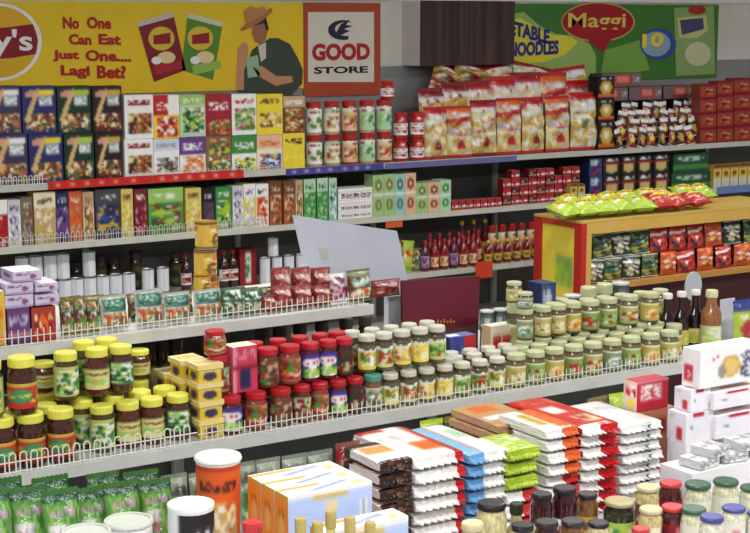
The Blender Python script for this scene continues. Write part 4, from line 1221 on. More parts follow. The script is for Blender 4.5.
# --- wall shelving, third level
G = 'white cans on the third wall shelf'
for i, px in enumerate((-3, 10, 23, 36, 51, 65, 77, 90, 103, 116, 129)):
    jar_at('whitecan', px, YB + .16, Z3, .071, .150, 'plain white can', 'in the bottom layer of the third wall shelf', 'can', G)
for i, px in enumerate((22, 36, 50, 63, 89)):
    jar_at('whitecan', px, YB + .16, Z3 + .151, .071, .140, 'plain white can', 'in the upper layer of the third wall shelf', 'can', G)
for px in (148, 163):
    jar_at('whitecan', px, YB + .16, Z3, .069, .165, 'plain white can', 'standing alone left of the tall yellow tins', 'can', G)
for px in (265, 277, 289, 301, 313, 325):
    jar_at('whitecan', px, YB + .16, Z3, .062, .165, 'plain white can', 'in the row in front of the grey board', 'can', G)
jar_at('whitecan', 273, YB + .16, Z3 + .166, .062, .11, 'single white can', 'standing on the row in front of the grey board', 'can', G)
for i, px in enumerate((76, 100, 114, 136, 176)):  # darkened jars fill the shaded gap behind the cans
    jar_at('shade', px, YB + .4, Z3, .08, .2 + .03 * (i % 2), 'shade-coloured jar', 'in the shade behind the white cans', 'jar', 'shade-coloured jars behind the cans')
for i, px in enumerate((186, 224, 233)):
    jar_at('darkred_b', px, YB + .2, Z3, .062, .22, 'dark bottle with a red cap', 'beside the tall yellow tins', 'bottle', 'dark bottles on the third wall shelf')
box_at('redwhite', 240, 257, 249, YB + .2, Z3, .1, 'red and white carton beside the white cans on the third wall shelf', '', 'carton')
G = 'sauce bottles on the third wall shelf'
for i in range(6):
    jar_at(('purple_b', 'ketchup2')[i % 3 != 0], 425 + i * 9.6, YB + .06, Z3, .056, .19, 'small red sauce bottle', 'above the orange price card', 'bottle', G)
    jar_at('ketchup2', 430 + i * 9.6, YB + .15, Z3, .054, .21, 'small red sauce bottle', 'in the row behind, above the price card', 'bottle', G)
for i, px in enumerate((462, 473.5, 485)):
    jar_at('ketchup', px, YB + .23, Z3, .06, .265, 'tall ketchup bottle with a yellow cap', 'above the orange price card', 'bottle', G)
for i in range(6):
    jar_at('ketchup', 488 + i * 9.6, YB + .07, Z3, .054, .15, 'short ketchup bottle with a yellow cap', 'left of the display rack', 'bottle', G)
    jar_at('rj2', 492 + i * 9.6, YB + .15, Z3, .055, .235, 'slim red-capped sauce jar', 'left of the display rack', 'jar', G)
for i, (a, b, t, d) in enumerate(((388, 402, 240, 'mixpack'), (400, 412, 241, 'chipgreen'), (408, 420, 248, 'mixpack'))):
    bag_at(d, a, b, t, YB + .08, Z3, .05, 'yellow and green packet', 'leaning beside the grey board', 'packet', 'packets beside the grey board', .05, 0, .12)

# price cards on the shelf edges
cz = at_y(484, 270, YB - .012)
mb = MB(); mb.box(-.065, .065, -.0015, .0015, -.05, .055, (236, 66, 34))
thing('price_card', 'bright orange-red price card', 'price card', (cz.x, YB - .013, cz.z), 'price cards', 'hanging from the third wall shelf', me=mb.mesh('price_card', 'paper'))
cz = at_y(394, 225, YB - .012)
mb = MB(); mb.box(-.06, .06, -.0015, .0015, -.015, .02, (222, 90, 34))
thing('price_card', 'slim orange price card', 'price card', (cz.x, YB - .013, cz.z), 'price cards', 'on the second wall shelf above the grey board', me=mb.mesh('price_card', 'paper'))

# --- display rack with crisps
YD = 6.0
d0 = at_y(582, 224, YD)
d1 = x_at(790, YD, d0.z)
rk = thing('display_rack', 'red and yellow cardboard display rack full of crisps bags', 'display rack', (d0.x, YD + .18, 0))
DZ0, DZ1, DD = d0.z - .34, d0.z, .40
mb = MB(); mb.box(d0.x + .012, d0.x + .02, YD + .0605, YD + DD - .0605, DZ0 - .5, DZ1 - .0305, (248, 222, 60), left=Art(12, 20, (248, 222, 60), [('r', .4, .2, .9, .42, (120, 170, 80)), ('s', .45, .24, .85, .38, 'lime'), ('r', .1, .5, .9, .53, 'gold')], 3)); wpart('side_panel', mb, 'paper', rk)
for y in (YD, YD + DD - .06):
    mb = MB(); mb.box(d0.x, d0.x + .034, y, y + .06, 0, DZ1 - .001, (196, 36, 26)); wpart('post', mb, 'paper', rk)
mb = MB(); mb.box(d0.x, d0.x + .034, YD + .06, YD + DD - .06, DZ1 - .03, DZ1 - .001, (206, 60, 30)); wpart('side_rail', mb, 'paper', rk)
mb = MB(); mb.box(d0.x - .004, d1, YD, YD + DD, DZ1, DZ1 + .012, (196, 160, 70)); wpart('top_shelf', mb, 'paper', rk)
mb = MB(); mb.box(d0.x + .035, d1, YD, YD + .012, DZ1 - .06, DZ1 - .001, (206, 160, 66)); wpart('top_rail', mb, 'paper', rk)
mb = MB(); mb.box(d0.x + .035, d0.x + .07, YD, YD + .012, DZ0, DZ1 - .061, (206, 160, 66)); wpart('frame_strip', mb, 'paper', rk)
mb = MB(); mb.box(d0.x + .035, d1, YD, YD + DD, DZ0 - .03, DZ0, (186, 130, 60)); wpart('bottom_shelf', mb, 'paper', rk)
mb = MB(); mb.box(d0.x + .035, d1, YD + DD - .01, YD + DD, .1, DZ1 - .001, (120, 80, 40)); wpart('back_panel', mb, 'paper', rk)
mb = MB(); mb.box(d0.x + .035, d1, YD + .02, YD + .03, .05, DZ0 - .031, (70, 30, 34)); wpart('base_panel', mb, 'paper', rk)
mb = MB(); mb.box(d1, d1 + .04, YD, YD + DD, 0, DZ1 - .001, (196, 36, 26)); wpart('post', mb, 'paper', rk)
G = 'crisps bags in the display rack'
for r_ in range(4):
    n = 10
    for i in range(n):
        a = 588 + i * 18.5 + (r_ % 2) * 9
        zb_ = DZ0 + (.004, .134, .004, .004)[r_]
        Y_ = YD + (.045, .05, .125, .21)[r_]
        red = a > 648 + (r_ * 4)
        far = a > 712
        d = (('chiporange', 'chipred2')[i % 2] if r_ < 1 else (('chipdark2', 'chipdark')[i % 2] if far else ('chipred2', 'chiporange')[i % 4 == 2])) if red else ('chipdark', 'chipdark2')[(i + r_) % 2]
        nm = {'chiporange': 'orange crisps bag', 'chipred2': 'red crisps bag', 'chipdark': 'silver-black crisps bag', 'chipdark2': 'dark green crisps bag'}[d]
        x_ = x_at(a + 6, Y_, zb_)
        if x_ + .05 > d1 or x_ - .06 < d0.x + .05:
            continue
        put(d, (x_, Y_, zb_), (.128, .045, .128 if r_ == 0 else .135 if r_ == 1 else .27), nm, ('in the front row', 'in the second row', 'in the third row', 'in the back row')[r_] + ' inside the display rack', 'bag', G, (-.04, R.uniform(-.1, .1), R.uniform(-.12, .12)))
for r_ in range(2):
    for i in range(8):
        a = 566 + i * 18.5 + r_ * 6
        Y_ = YD + (.02, .19)[r_]
        red = i > 4 and r_ == 0
        d = 'chipred' if red else 'chipgreen'
        zb_ = DZ1 + (.05, .055)[r_]
        x_ = x_at(a + 8, Y_, zb_)
        put(d, (x_, Y_, zb_), (.15, .08, .15), 'red crisps bag' if red else 'lime crisps bag', ('in the front row', 'in the back row')[r_] + ' atop the display rack', 'bag', 'crisps bags on the display rack', (-1.3 + R.uniform(-.1, .1), R.uniform(-.06, .06), R.uniform(-.25, .25)))

# --- gondola, upper shelf
G = 'cartons on the upper gondola shelf'
box_at('yellowbox', -20, 7, 292, YU + .05, ZU, .1, 'yellow carton at the left edge of the upper gondola shelf', '', 'carton', G)
z = box_at('purplebox', 8, 31, 308, YU + .05, ZU, .1, 'deep purple carton under the lilac cartons on the upper gondola shelf', '', 'carton', G)
z2 = box_at('redbox', 32, 57, 307, YU + .05, ZU, .1, 'red carton under the lilac cartons on the upper gondola shelf', '', 'carton', G)
z = max(z, z2)
q = [(6, 33, 296), (34, 60, 296), (8, 34, 286), (35, 60, 285), (14, 40, 274)]
zs = {0: z, 1: z}
z0 = box_at('lilacbox', 5, 34, 295, YU + .05, z + .001, .11, 'left lilac carton in the lowest lilac layer', 'of the stack on the upper gondola shelf', 'carton', G)
box_at('lilacbox', 35, 60, 294.5, YU + .05, z + .001, .11, 'right lilac carton in the lowest lilac layer', 'of the stack on the upper gondola shelf', 'carton', G)
z1 = box_at('lilacbox', 5, 34, 283, YU + .052, z0 + .002, .11, 'left lilac carton in the middle lilac layer', 'of the stack on the upper gondola shelf', 'carton', G)
box_at('lilacbox', 35, 59, 283, YU + .052, z0 + .002, .11, 'right lilac carton in the middle lilac layer', 'of the stack on the upper gondola shelf', 'carton', G)
box_at('lilacbox', 13, 42, 271, YU + .055, z1 + .002, .11, 'topmost lilac carton of the stack on the upper gondola shelf', '', 'carton', G)
G = 'spice pouches on the upper gondola shelf'
for a, b, t, d in ((61, 75, 300, 'mixpack'), (75, 88, 297, 'mixpack'), (87, 101, 300, 'mixpack')):
    bag_at(d, a, b, t, YU + .07, ZU, .04, 'multicoloured spice packet', 'beside the lilac cartons', 'packet', G)
for a, b, t in ((101, 129, 296), (136, 164, 290), (164, 191, 293), (194, 222, 290)):
    bag_at('pouch', a, b, t, YU + .07, ZU, .045, 'green-topped spice pouch', 'in the front row of the upper gondola shelf', 'pouch', G, .1)
for a, b, t in ((222, 246, 288), (243, 262, 290)):
    bag_at('pouch2', a, b, t, YU + .07, ZU, .045, 'dark green and white spice pouch', 'on the upper gondola shelf', 'pouch', G, .1)
for a in range(62, 262, 22):
    bag_at('mixpack', a, a + 21, 297 - (a - 62) * .05, YU + .2, ZU, .05, 'multicoloured spice packet', 'behind the front row of pouches', 'packet', G)
bag_at('brownpack', 262, 276, 296, YU + .07, ZU, .04, 'small brown masala pack beside the green pouches', '', 'packet', 'masala packs', .1)
for r_ in range(2):
    for a, b in ((272, 292), (292, 312), (312, 331)):
        bag_at('brownpack', a, b, (286, 268)[r_], YU + (.08, .16)[r_], ZU, .06, 'red-brown masala pack', ('in the front row', 'in the back row')[r_] + ' below the grey board', 'packet', 'masala packs', .1)
bag_at('pinkpack', 331, 346, 274, YU + .07, ZU, .05, 'white and pink masala pack', 'between the brown masala packs', 'packet', 'masala packs')
bag_at('greenbrown', 347, 371, 270, YU + .07, ZU, .06, 'olive and brown masala pack', 'at the right end of the upper gondola shelf', 'packet', 'masala packs', .06)
Yy = YU + .3
xt = x_at(207, Yy, ZU)
for k in range(3):
    put('yellowtin', (xt + (.004, -.003, .002)[k], Yy, ZU + .092 * k + .0005 * k), (.075, .075, .092), ('bottom', 'middle', 'top')[k] + ' tin of the tall yellow stack on the upper gondola shelf', '', 'tin', 'yellow tins', (0, 0, k * .4))
for k in range(2):
    put('yellowtin', (x_at(193, Yy - .02, ZU), Yy - .09, ZU + .06 * k + .0005 * k), (.055, .055, .06), ('lower', 'upper')[k] + ' tin of the short yellow stack left of the tall one', '', 'tin', 'yellow tins', (0, 0, k * .4))
# grey board leaning at the end of the upper shelf
def slab(name, pts, Y, thick, c, base, cat, material='paper', lean=0.0):
    """flat board with a pixel outline on the plane Y, with real thickness"""
    P = [at_y(x, y, Y) for x, y in pts]
    o = P[0].copy()
    mb = MB()
    f = [tuple(p - o) for p in P]
    bk = [(p[0], p[1] + thick, p[2]) for p in f]
    mb.poly(f[::-1], c)
    mb.poly(bk, c)
    for i in range(len(f)):
        j = (i + 1) % len(f)
        mb.poly([f[i], f[j], bk[j], bk[i]], c)
    return f, bk, o, mb


gb = thing('grey_board', 'bent pale grey cardboard sheet standing at the end of the upper shelf', 'board', tuple(at_y(378, 300, 4.5)))
# two leaves that meet in a fold
A0, A1 = at_y(293, 215, 4.50), at_y(341, 223, 4.42)
A2, A3 = at_y(349, 300, 4.42), at_y(309, 300, 4.50)
A2.z, A3.z = ZU + .002, ZU + .002
B1, B2 = at_y(397, 231, 4.52), at_y(412, 300, 4.52)
for nm, P in (('board_leaf', (A0, A1, A2, A3)), ('board_leaf', (A1, B1, B2, A2))):
    mb = MB()
    off = Vector((0, .006, 0))
    f = [tuple(p) for p in P]
    bk = [tuple(p + off) for p in P]
    mb.poly(f[::-1], (196, 200, 218)); mb.poly(bk, (186, 186, 190))
    for i in range(4):
        j = (i + 1) % 4
        mb.poly([f[i], f[j], bk[j], bk[i]], (206, 206, 210))
    wpart(nm, mb, 'paper', gb)
Pz = at_y(392, 300, 4.5)
mb = MB(); mb.box(x_at(384, 4.5, 1.5), x_at(403, 4.5, 1.5), 4.47, 4.50, ZL, Pz.z + .02, (196, 200, 210)); wpart('support', mb, 'paper', gb)

mr = thing('maroon_folder', 'dark maroon board with faint gold writing standing behind the white-lidded jars', 'board', tuple(at_y(440, 330, 4.35)))
P = [at_y(402, 281, 4.34), at_y(480, 276, 4.34), at_y(478, 335, 4.30), at_y(403, 335, 4.30)]
mb = MB()
off = Vector((0, .012, 0))
f, bk = [tuple(p) for p in P], [tuple(p + off) for p in P]
mb.poly(f[::-1], (112, 20, 42)); mb.poly(bk, (80, 14, 30))
for i in range(4):
    j = (i + 1) % 4
    mb.poly([f[i], f[j], bk[j], bk[i]], (70, 14, 28))
wpart('cover', mb, 'paper', mr)
mb = MB()
for i in range(6):
    p0 = at_y(437 + i * 3.2, 319 + (i % 2) * 1.5, 4.305); p1 = at_y(439 + i * 3.2, 319 + (i % 2) * 1.5, 4.305); p2 = at_y(438.5 + i * 3.2, 323, 4.303); p3 = at_y(437 + i * 3.2, 323, 4.303)
    mb.poly([tuple(p) for p in (p0, p3, p2, p1)], (186, 120, 40))
wpart('gold_writing', mb, 'paper', mr)
mb = MB()
mb.box(P[3].x, P[2].x, 4.30, 4.36, ZL, P[3].z - .0005, (90, 60, 50))
wpart('stand', mb, 'paper', mr)
# striped packs by the grey support
bag_at('brownpack', 371, 400, 280, 4.42, ZU - .06, .05, 'red striped packet', 'between the grey board and the maroon board', 'packet', None, .05, 0)

# --- gondola, lower shelf: pickle jars
G = 'yellow-lidded pickle jars on the lower gondola shelf'
YA, YBk, YC = YL + .068, YL + .155, YL + .235
for i, (px, d) in enumerate(((1, 'pk0'), (31, 'pk0'), (61, 'pk0'), (102, 'pk1'), (128, 'pk2'), (152, 'pk2'), (178, 'pk3'))):
    jar_at(d, px, YA if px < 90 else YA + .03, ZL, .078 if px < 90 else .070, .148 if px < 90 else .132, 'yellow-lidded pickle jar', 'in the front bottom row behind the wire fence', 'jar', G)
for i, (px, d) in enumerate(((18, 'pk2'), (46, 'pk3'), (82, 'pk1'), (113, 'pk3'), (140, 'pk1'), (165, 'pk2'))):
    jar_at(d, px, YBk + .01, ZL, .072, .140, 'yellow-lidded pickle jar', 'in the second bottom row behind the wire fence', 'jar', G)
for i, (px, d) in enumerate(((-12, 'pk1'), (22, 'pk0'))):
    jar_at(d, px, YA + .006, ZL + .149, .080, .155, 'large yellow-lidded pickle jar', 'in the top layer at the far left', 'jar', G)
for i, (px, d) in enumerate(((66, 'pk1'), (97, 'pk2'), (121, 'pk3'))):
    jar_at(d, px, YBk - .006, ZL + .149, .070, .135, 'yellow-lidded pickle jar', 'in the top layer left of the spread tubs', 'jar', G)
for i, (px, d) in enumerate(((84, 'pk3'), (107, 'pk1'))):
    jar_at(d, px, YC + .0, ZL + .149, .068, .140, 'yellow-lidded pickle jar', 'in the top layer, second row back', 'jar', G)
for i, px in enumerate((44, 139)):
    jar_at('pk2', px, YC + .04, ZL + .149, .066, .085, 'short yellow-lidded pickle jar', 'standing back in the top layer', 'jar', G)
for px in (90, 115, 44, 139, 64):
    jar_at('pk3', px, YC + .02, ZL, .066, .148, 'yellow-lidded pickle jar', 'in the third bottom row behind the wire fence', 'jar', G)
# spread tubs
G = 'yellow spread tubs'
for c_ in range(3):
    px = (206, 188, 172)[c_]
    Y_ = YL + (.085, .17, .26)[c_]
    for k in range(4):
        if c_ and k == 3 and c_ == 2:
            continue
        h = .054
        x_ = x_at(px, Y_, ZL)
        put('tub', (x_, Y_, ZL + k * (h + .0006)), (.082, .078, h), ('lowest', 'second lowest', 'second highest', 'highest')[k] + ' yellow spread tub', ('in the front stack', 'in the middle stack', 'in the rear stack')[c_] + ' beside the pickle jars', 'tub', G, (0, 0, R.uniform(-.05, .05)))
# red-lidded jars
G = 'red-lidded spread jars on the lower gondola shelf'
for i, (px, d) in enumerate(((231, 'rl2'), (256, 'rl1'), (281, 'rl0'), (302, 'rl3'), (320, 'rl1'), (338, 'rl2'), (355, 'rl4'))):
    jar_at(d, px, YA, ZL, .068 if px < 290 else .056, .112, 'red-lidded spread jar', 'in the front bottom row behind the wire fence', 'jar', G)
    jar_at(('rl0', 'rl3')[i % 2], px + 8, YA + .075, ZL, .056, .112, 'red-lidded spread jar', 'in the second bottom row behind the wire fence', 'jar', G)
for i, (px, d) in enumerate(((218, 'rl3'), (268, 'rl0'), (290, 'rl1'), (310, 'rl2'), (328, 'rl2'), (344, 'rl4'))):
    jar_at(d, px, YA + .035, ZL + .113, .066 if px < 300 else .058, .118, 'red-lidded spread jar', 'in the top layer below the upper shelf', 'jar', G)
box_at('pinkcarton', 233, 258, 346, YA + .01, ZL + .113, .06, 'pink-red carton between the red-lidded jars', '', 'carton')
jar_at('rl1', 215, YA + .035, ZL + .232, .066, .072, 'squat red-lidded jar', 'topmost of the red-lidded stack', 'jar', G)
for i, (px, d) in enumerate(((255, 'rl4'), (278, 'rl4'), (300, 'rl4'), (320, 'rl0'), (337, 'rl4'))):
    jar_at(d, px, YA + .12, ZL + .113, .058, .120, 'red-lidded spread jar', 'in the top layer, second row back', 'jar', G)
# jars coloured dark to stand for the shade behind
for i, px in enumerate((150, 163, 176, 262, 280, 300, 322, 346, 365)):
    jar_at('shade', px, YL + .5, ZL, .052, .20, 'shade-coloured jar', 'far back in the shade under the upper shelf', 'jar', 'shade-coloured jars under the upper shelf')
# white-lidded jars
G = 'white-lidded sauce jars on the lower gondola shelf'
jar_at('wjt', 373, YA, ZL, .060, .112, 'teal-lidded jar', 'between the red and the white lids', 'jar', G)
PX = [390, 408.5, 426.5, 444.5, 462, 479.5, 497]
for i, px in enumerate(PX):
    jar_at(WJ[i % 6][0], px, YA, ZL, .057, .108, 'white-lidded sauce jar', 'in the front bottom row behind the wire fence', 'jar', G)
    if i < 4:
        jar_at(WJ[(i + 2) % 6][0], px + 3, YA + .07, ZL, .057, .112, 'white-lidded sauce jar', 'in the second bottom row behind the wire fence', 'jar', G)
for i, px in enumerate((448, 467, 485, 502)):
    jar_at(WJ[(i + 4) % 6][0], px + 3, YA + .145, ZL, .056, .108, 'white-lidded sauce jar', 'in the third row right of the maroon board', 'jar', G)
for i, px in enumerate((455, 474, 493, 510)):
    jar_at(WJ[(i + 2) % 6][0], px, YA + .075, ZL, .057, .112, 'white-lidded sauce jar', 'in the second row right of the maroon board', 'jar', G)
for i, px in enumerate((367, 384, 402, 420, 437)):
    jar_at(WJ[i % 6][0], px, YA + .035, ZL + .113, .058, .118, 'white-lidded sauce jar', 'in the top layer below the maroon board', 'jar', G)
for i, px in enumerate((352, 372, 391, 409, 427)):
    jar_at(WJ[(i + 1) % 6][0], px, YA + .11, ZL + .113, .056, .118, 'white-lidded sauce jar', 'in the top layer, second row back', 'jar', G)
    jar_at(WJ[(i + 3) % 6][0], px + 4, YA + .14, ZL, .056, .112, 'white-lidded sauce jar', 'in the third bottom row behind the wire fence', 'jar', G)
# low cartons below the maroon board
box_at('lowblue', 449, 476, 336, YA + .2, ZL, .06, 'low blue and red carton in front of the maroon board', '', 'carton')
box_at('lowred', 490, 514, 325, YA + .24, ZL, .05, 'low cream and red carton right of the maroon board', '', 'carton')
for i, px in enumerate((487, 500, 513)):
    jar_at('darkglass', px, YA + .41, ZL, .052, .17, 'tall silver-lidded preserve jar', 'right of the maroon board', 'jar', 'silver-lidded preserve jars')
    jar_at('darkglass', px + 1, YA + .345, ZL, .052, .13, 'low silver-lidded preserve jar', 'right of the maroon board', 'jar', 'silver-lidded preserve jars')
# pale-green-lidded jars
G = 'pale-lidded jars at the right of the gondola'
for i in range(9):
    px = 516 + i * 19.2
    jar_at(GJ[(i * 2 + i // 3) % 6][0], px, YA, ZL, .067, .110, 'pale-lidded jar', 'in the front bottom row at the right', 'jar', G)
    jar_at(GJ[(i + 2) % 6][0], px + 4, YA + .072, ZL, .062, .112, 'pale-lidded jar', 'in the second bottom row at the right', 'jar', G)
    if i < 8:
        jar_at(GJ[(i + 4) % 6][0], px + 8, YA + .145, ZL, .062, .112, 'pale-lidded jar', 'in the third bottom row at the right', 'jar', G)
for i, (px, d) in enumerate(((525, 'gj5'), (543, 'gj0'), (558, 'gj0'), (573, 'gj4'), (590, 'gj1'), (608, 'gj2'), (629, 'gj3'), (650, 'gj4'))):
    jar_at(d, px, YA + .15, ZL + .113, .068 if i > 3 else .058, .108, 'pale-lidded jar', 'in the front of the top layer at the right', 'jar', G, -.45)
for i, (px, d) in enumerate(((536, 'gj1'), (553, 'gj2'), (570, 'gj0'), (587, 'gj3'), (604, 'gj1'), (622, 'gj5'), (641, 'gj0'), (660, 'gj0'))):
    jar_at(d, px, YA + .225, ZL + .113, .062, .096, 'pale-lidded jar', 'in the second top row at the right', 'jar', G)
    jar_at('gj0', px, YA + .225, ZL, .06, .112, 'pale-lidded jar', 'in the fourth bottom row at the right', 'jar', G)
for i, (px, d) in enumerate(((525, 'gj5'), (514, 'gj0'))):
    jar_at(d, px, YA + (.15, .25)[i], ZL + (.222, .226)[i], .056, (.055, .07)[i], ('squat', 'tall')[i] + ' pale-lidded jar topmost of the stack left of the display rack', '', 'jar', G)
jar_at('gj0', 514, YA + .25, ZL, .055, .225, 'tall pale-lidded jar', 'supporting the stack left of the display rack', 'jar', G)
box_at('bluebox', 540, 555, 283, YA + .32, ZL, .08, 'blue carton standing in front of the yellow rack side', '', 'carton')
for i, (px, hh) in enumerate(((572, .2), (588, .22), (604, .225), (620, .225), (560, .19))):
    jar_at(('darkglass', 'gj1', 'gj5')[i % 3], px, YA + .36, ZL, .066, hh, 'green and grey jar', 'behind the top layer below the display rack', 'jar', 'jars below the display rack')
# syrup bottles, oval paddle
G = 'syrup bottles at the right end of the gondola'
for px in (667, 681, 695):
    jar_at('cola', px, YA + .13, ZL, .062, .212, 'black syrup bottle with a white cap', 'beside the pale-lidded jars', 'bottle', G)
dv = thing('shelf_divider', 'pale grey upright divider panel at the right end of the gondola', 'divider', (x_at(728, YL + .24, ZL), YL + .24, ZL))
mb = MB(); mb.box(x_at(721, YL + .24, 1.4), x_at(735, YL + .24, 1.4), YL + .24, YL + .245, ZL + .004, at_y(727, 299, YL + .24).z, (190, 194, 204)); wpart('panel', mb, 'painted', dv)
mb = MB(); mb.box(x_at(719, YL + .24, 1.4), x_at(737, YL + .24, 1.4), YL + .22, YL + .265, ZL, ZL + .004, (190, 194, 204)); wpart('foot', mb, 'painted', dv)
jar_at('vinegar', 711, YL + .13, ZL, .078, .22, 'large amber bottle with a pale cap', 'right of the three black syrup bottles', 'bottle', G)
bag_at('limepack', 733, 756, 300, YL + .1, ZL, .05, 'lime green packet with a red disc', 'at the right edge above the white cartons', 'packet', None, .05, 0)
pc = at_y(693, 286, YA + .3)
pd = thing('oval_paddle', 'pale grey oval card on a stem above the black syrup bottles', 'card', (pc.x, YA + .3, ZL + .001))
mb = MB()
rim = [(pc.x + .043 * math.cos(t), pc.z + .056 * math.sin(t)) for t in np.linspace(0, 2 * math.pi, 25)[:-1]]
mb.poly([(x, YA + .296, z) for x, z in rim], (186, 188, 196)); mb.poly([(x, YA + .302, z) for x, z in rim][::-1], (180, 182, 186))
for i in range(24):
    (xa, za), (xb, zb_) = rim[i], rim[(i + 1) % 24]
    mb.poly([(xa, YA + .296, za), (xa, YA + .302, za), (xb, YA + .302, zb_), (xb, YA + .296, zb_)], (170, 172, 180))
wpart('oval_card', mb, 'paper', pd)
mb = MB(); mb.box(pc.x - .006, pc.x + .006, YA + .2965, YA + .3015, ZL + .001, pc.z - .05, (170, 172, 180)); wpart('stem', mb, 'paper', pd)

# --- table goods
G = 'green packs on the table'
for i, (a, b, t) in enumerate(((-16, 22, 492), (16, 54, 490), (50, 86, 492), (80, 114, 490), (112, 146, 484), (144, 176, 482))):
    bag_at('greenpack', a, b, t, 3.40 + .05 * (i % 2), ZT, .05, 'bright green jelly pack', 'standing at the front left of the table', 'packet', G, .14)
for i, (a, b, t) in enumerate(((-8, 28, 480), (38, 74, 478), (92, 124, 474), (128, 162, 472))):
    bag_at('greenpack', a, b, t, 3.56, ZT, .05, 'bright green jelly pack', 'in the row under the gondola edge', 'packet', G, .08)
G = 'pale herb packs on the table'
for i, (a, b, t) in enumerate(((166, 192, 476), (194, 216, 474), (236, 260, 464), (261, 285, 460), (286, 311, 456), (312, 337, 452))):
    bag_at('paleherb', a, b, t, 3.54 - .06 * (i % 2), ZT, .045, 'pale grey herb pack', 'under the lower gondola shelf', 'packet', G, .1, 0)
jar_at('tubchips', 219, 3.32, ZT, .116, z_at(455, x_at(219, 3.32, 1.3), 3.32) - ZT, 'orange snack tub with a white lid', 'on the table in front of the gondola', 'tub', None, -.5)
jar_at('blackcan', 192, 3.12, ZT, .112, z_at(501, x_at(192, 3.12, 1.3), 3.12) - ZT, 'black and white milk powder tin', 'in front of the orange snack tub', 'tin', None, -.35)
G = 'white-lidded tins on the table'
jar_at('whitetin', 130, 3.16, ZT, .112, z_at(519, x_at(130, 3.16, 1.3), 3.16) - ZT, 'white-lidded tin', 'in front of the green packs', 'tin', G)
jar_at('whitetin', 88, 3.09, ZT, .108, z_at(530, x_at(88, 3.09, 1.3), 3.09) - ZT, 'white-lidded tin', 'in front of the green packs', 'tin', G)
# tea cartons: three side by side, ends to the left
G = 'orange and white tea cartons on the table'
zt_ = at_y(288, 497, 3.06).z
xa, xb = x_at(288, 3.06, zt_), x_at(372, 3.06, zt_)
hh = (zt_ - ZT) / 2
for k in range(3):
    y0 = 3.06 + k * .0705
    for l_ in range(2):
        put('teabox', ((xa + xb) / 2 + (.012 if l_ == 0 else 0), y0 + .034, ZT + l_ * hh + .0004 * l_), (xb - xa, .068, hh - .001), ('nearest', 'middle', 'rear')[k] + ' orange and white tea carton', ('in the bottom layer', 'in the top layer')[l_] + ' on the table', 'carton', G)
x_ = x_at(372, 2.96, 1.2)
put('teabox', (x_ - .02, 2.985, ZT), (.24, .07, at_y(372, 510, 2.96).z - ZT - .03), 'pale tea carton', 'lying in front of the dark noodle packs', 'carton', G)
G = 'gold-capped oil bottles'
for px, t in ((301, 518), (318, 522), (331, 511), (350, 517), (370, 522)):
    Y_ = 2.86 + (.05 if t < 515 else 0)
    jar_at('oil', px, Y_, ZT, .046, z_at(t, x_at(px, Y_, 1.3), Y_) - ZT, 'gold-capped oil bottle', 'at the front edge below the tea cartons', 'bottle', G)
jar_at('fj_red', 253, 3.0, ZT, .052, z_at(521, x_at(253, 3.0, 1.3), 3.0) - ZT, 'tall red-lidded jar', 'between the snack tub and the oil bottles', 'jar', None)
# stacks of noodle packs
G = 'noodle packs stacked on the table'


def stack(px0, px1, py_top, Y, L, n, des, base, where, alt=None):
    zt2 = at_y((px0 + px1) / 2, py_top, Y).z
    h = (zt2 - ZT) / n
    xa, xb = x_at(px0, Y, (zt2 + ZT) / 2), x_at(px1, Y, (zt2 + ZT) / 2)
    for k in range(n):
        d = alt if (alt and k < n // 2) else des
        o = put(d, ((xa + xb) / 2 + R.uniform(-.004, .004), Y + L / 2 + R.uniform(-.008, .008), ZT + k * h), (xb - xa - .009, L, h * .99), base, ('lowest' if k == 0 else 'topmost' if k == n - 1 else ordinal(k) + ' from the table') + ' ' + where, 'packet', G, (0, 0, R.uniform(-.015, .015)))


YS = 3.20
stack(381, 416, 459, YS, .20, 7, 'np0', 'black and white noodle pack', 'in the darkest stack')
stack(416, 468, 455, YS, .33, 7, 'np1', 'white noodle pack with a red edge', 'in its stack')
stack(469, 507, 451, YS, .33, 7, 'np2', 'blue and white noodle pack', 'in its stack')
stack(507, 540, 447, YS - .01, .17, 6, 'np3', 'lime green noodle pack', 'in its stack', 'np5r')
stack(500, 547, 423, YS + .17, .27, 9, 'np4', 'brown noodle pack', 'in the stack behind the lime packs')
stack(548, 582, 428, YS, .24, 8, 'np5', 'white and orange noodle pack', 'in its stack', 'np5r')
stack(583, 621, 425, YS, .38, 8, 'np6', 'red-topped noodle pack', 'in its stack')
stack(622, 664, 424, YS + .02, .30, 8, 'np7', 'plain white noodle pack', 'in its stack')
# pink carton end behind the dark stack
bag_at('brownpack', 338, 362, 443, 3.45, ZT, .05, 'brown and pink packet', 'behind the darkest noodle stack', 'packet', None, .05, 0)
for i, (a, b, t) in enumerate(((424, 446, 421), (448, 468, 417), (590, 612, 398), (612, 632, 394))):
    bag_at(('chipgreen', 'mixpack', 'mixpack', 'chipgreen')[i], a, b, t, 3.67, ZT, .04, 'multicoloured packet', 'in the shade under the gondola edge', 'packet', 'packets under the gondola edge')

# kraft carton, red wafer carton
Yk = 3.34
z = box_at('kraft', 634, 674, 410, Yk, ZT, .08, 'tan cardboard box under the red wafer carton', '', 'box')
box_at('redsnack', 636, 668, 380, Yk + .005, z + .001, .06, 'red and white wafer carton on the tan cardboard box', '', 'carton')
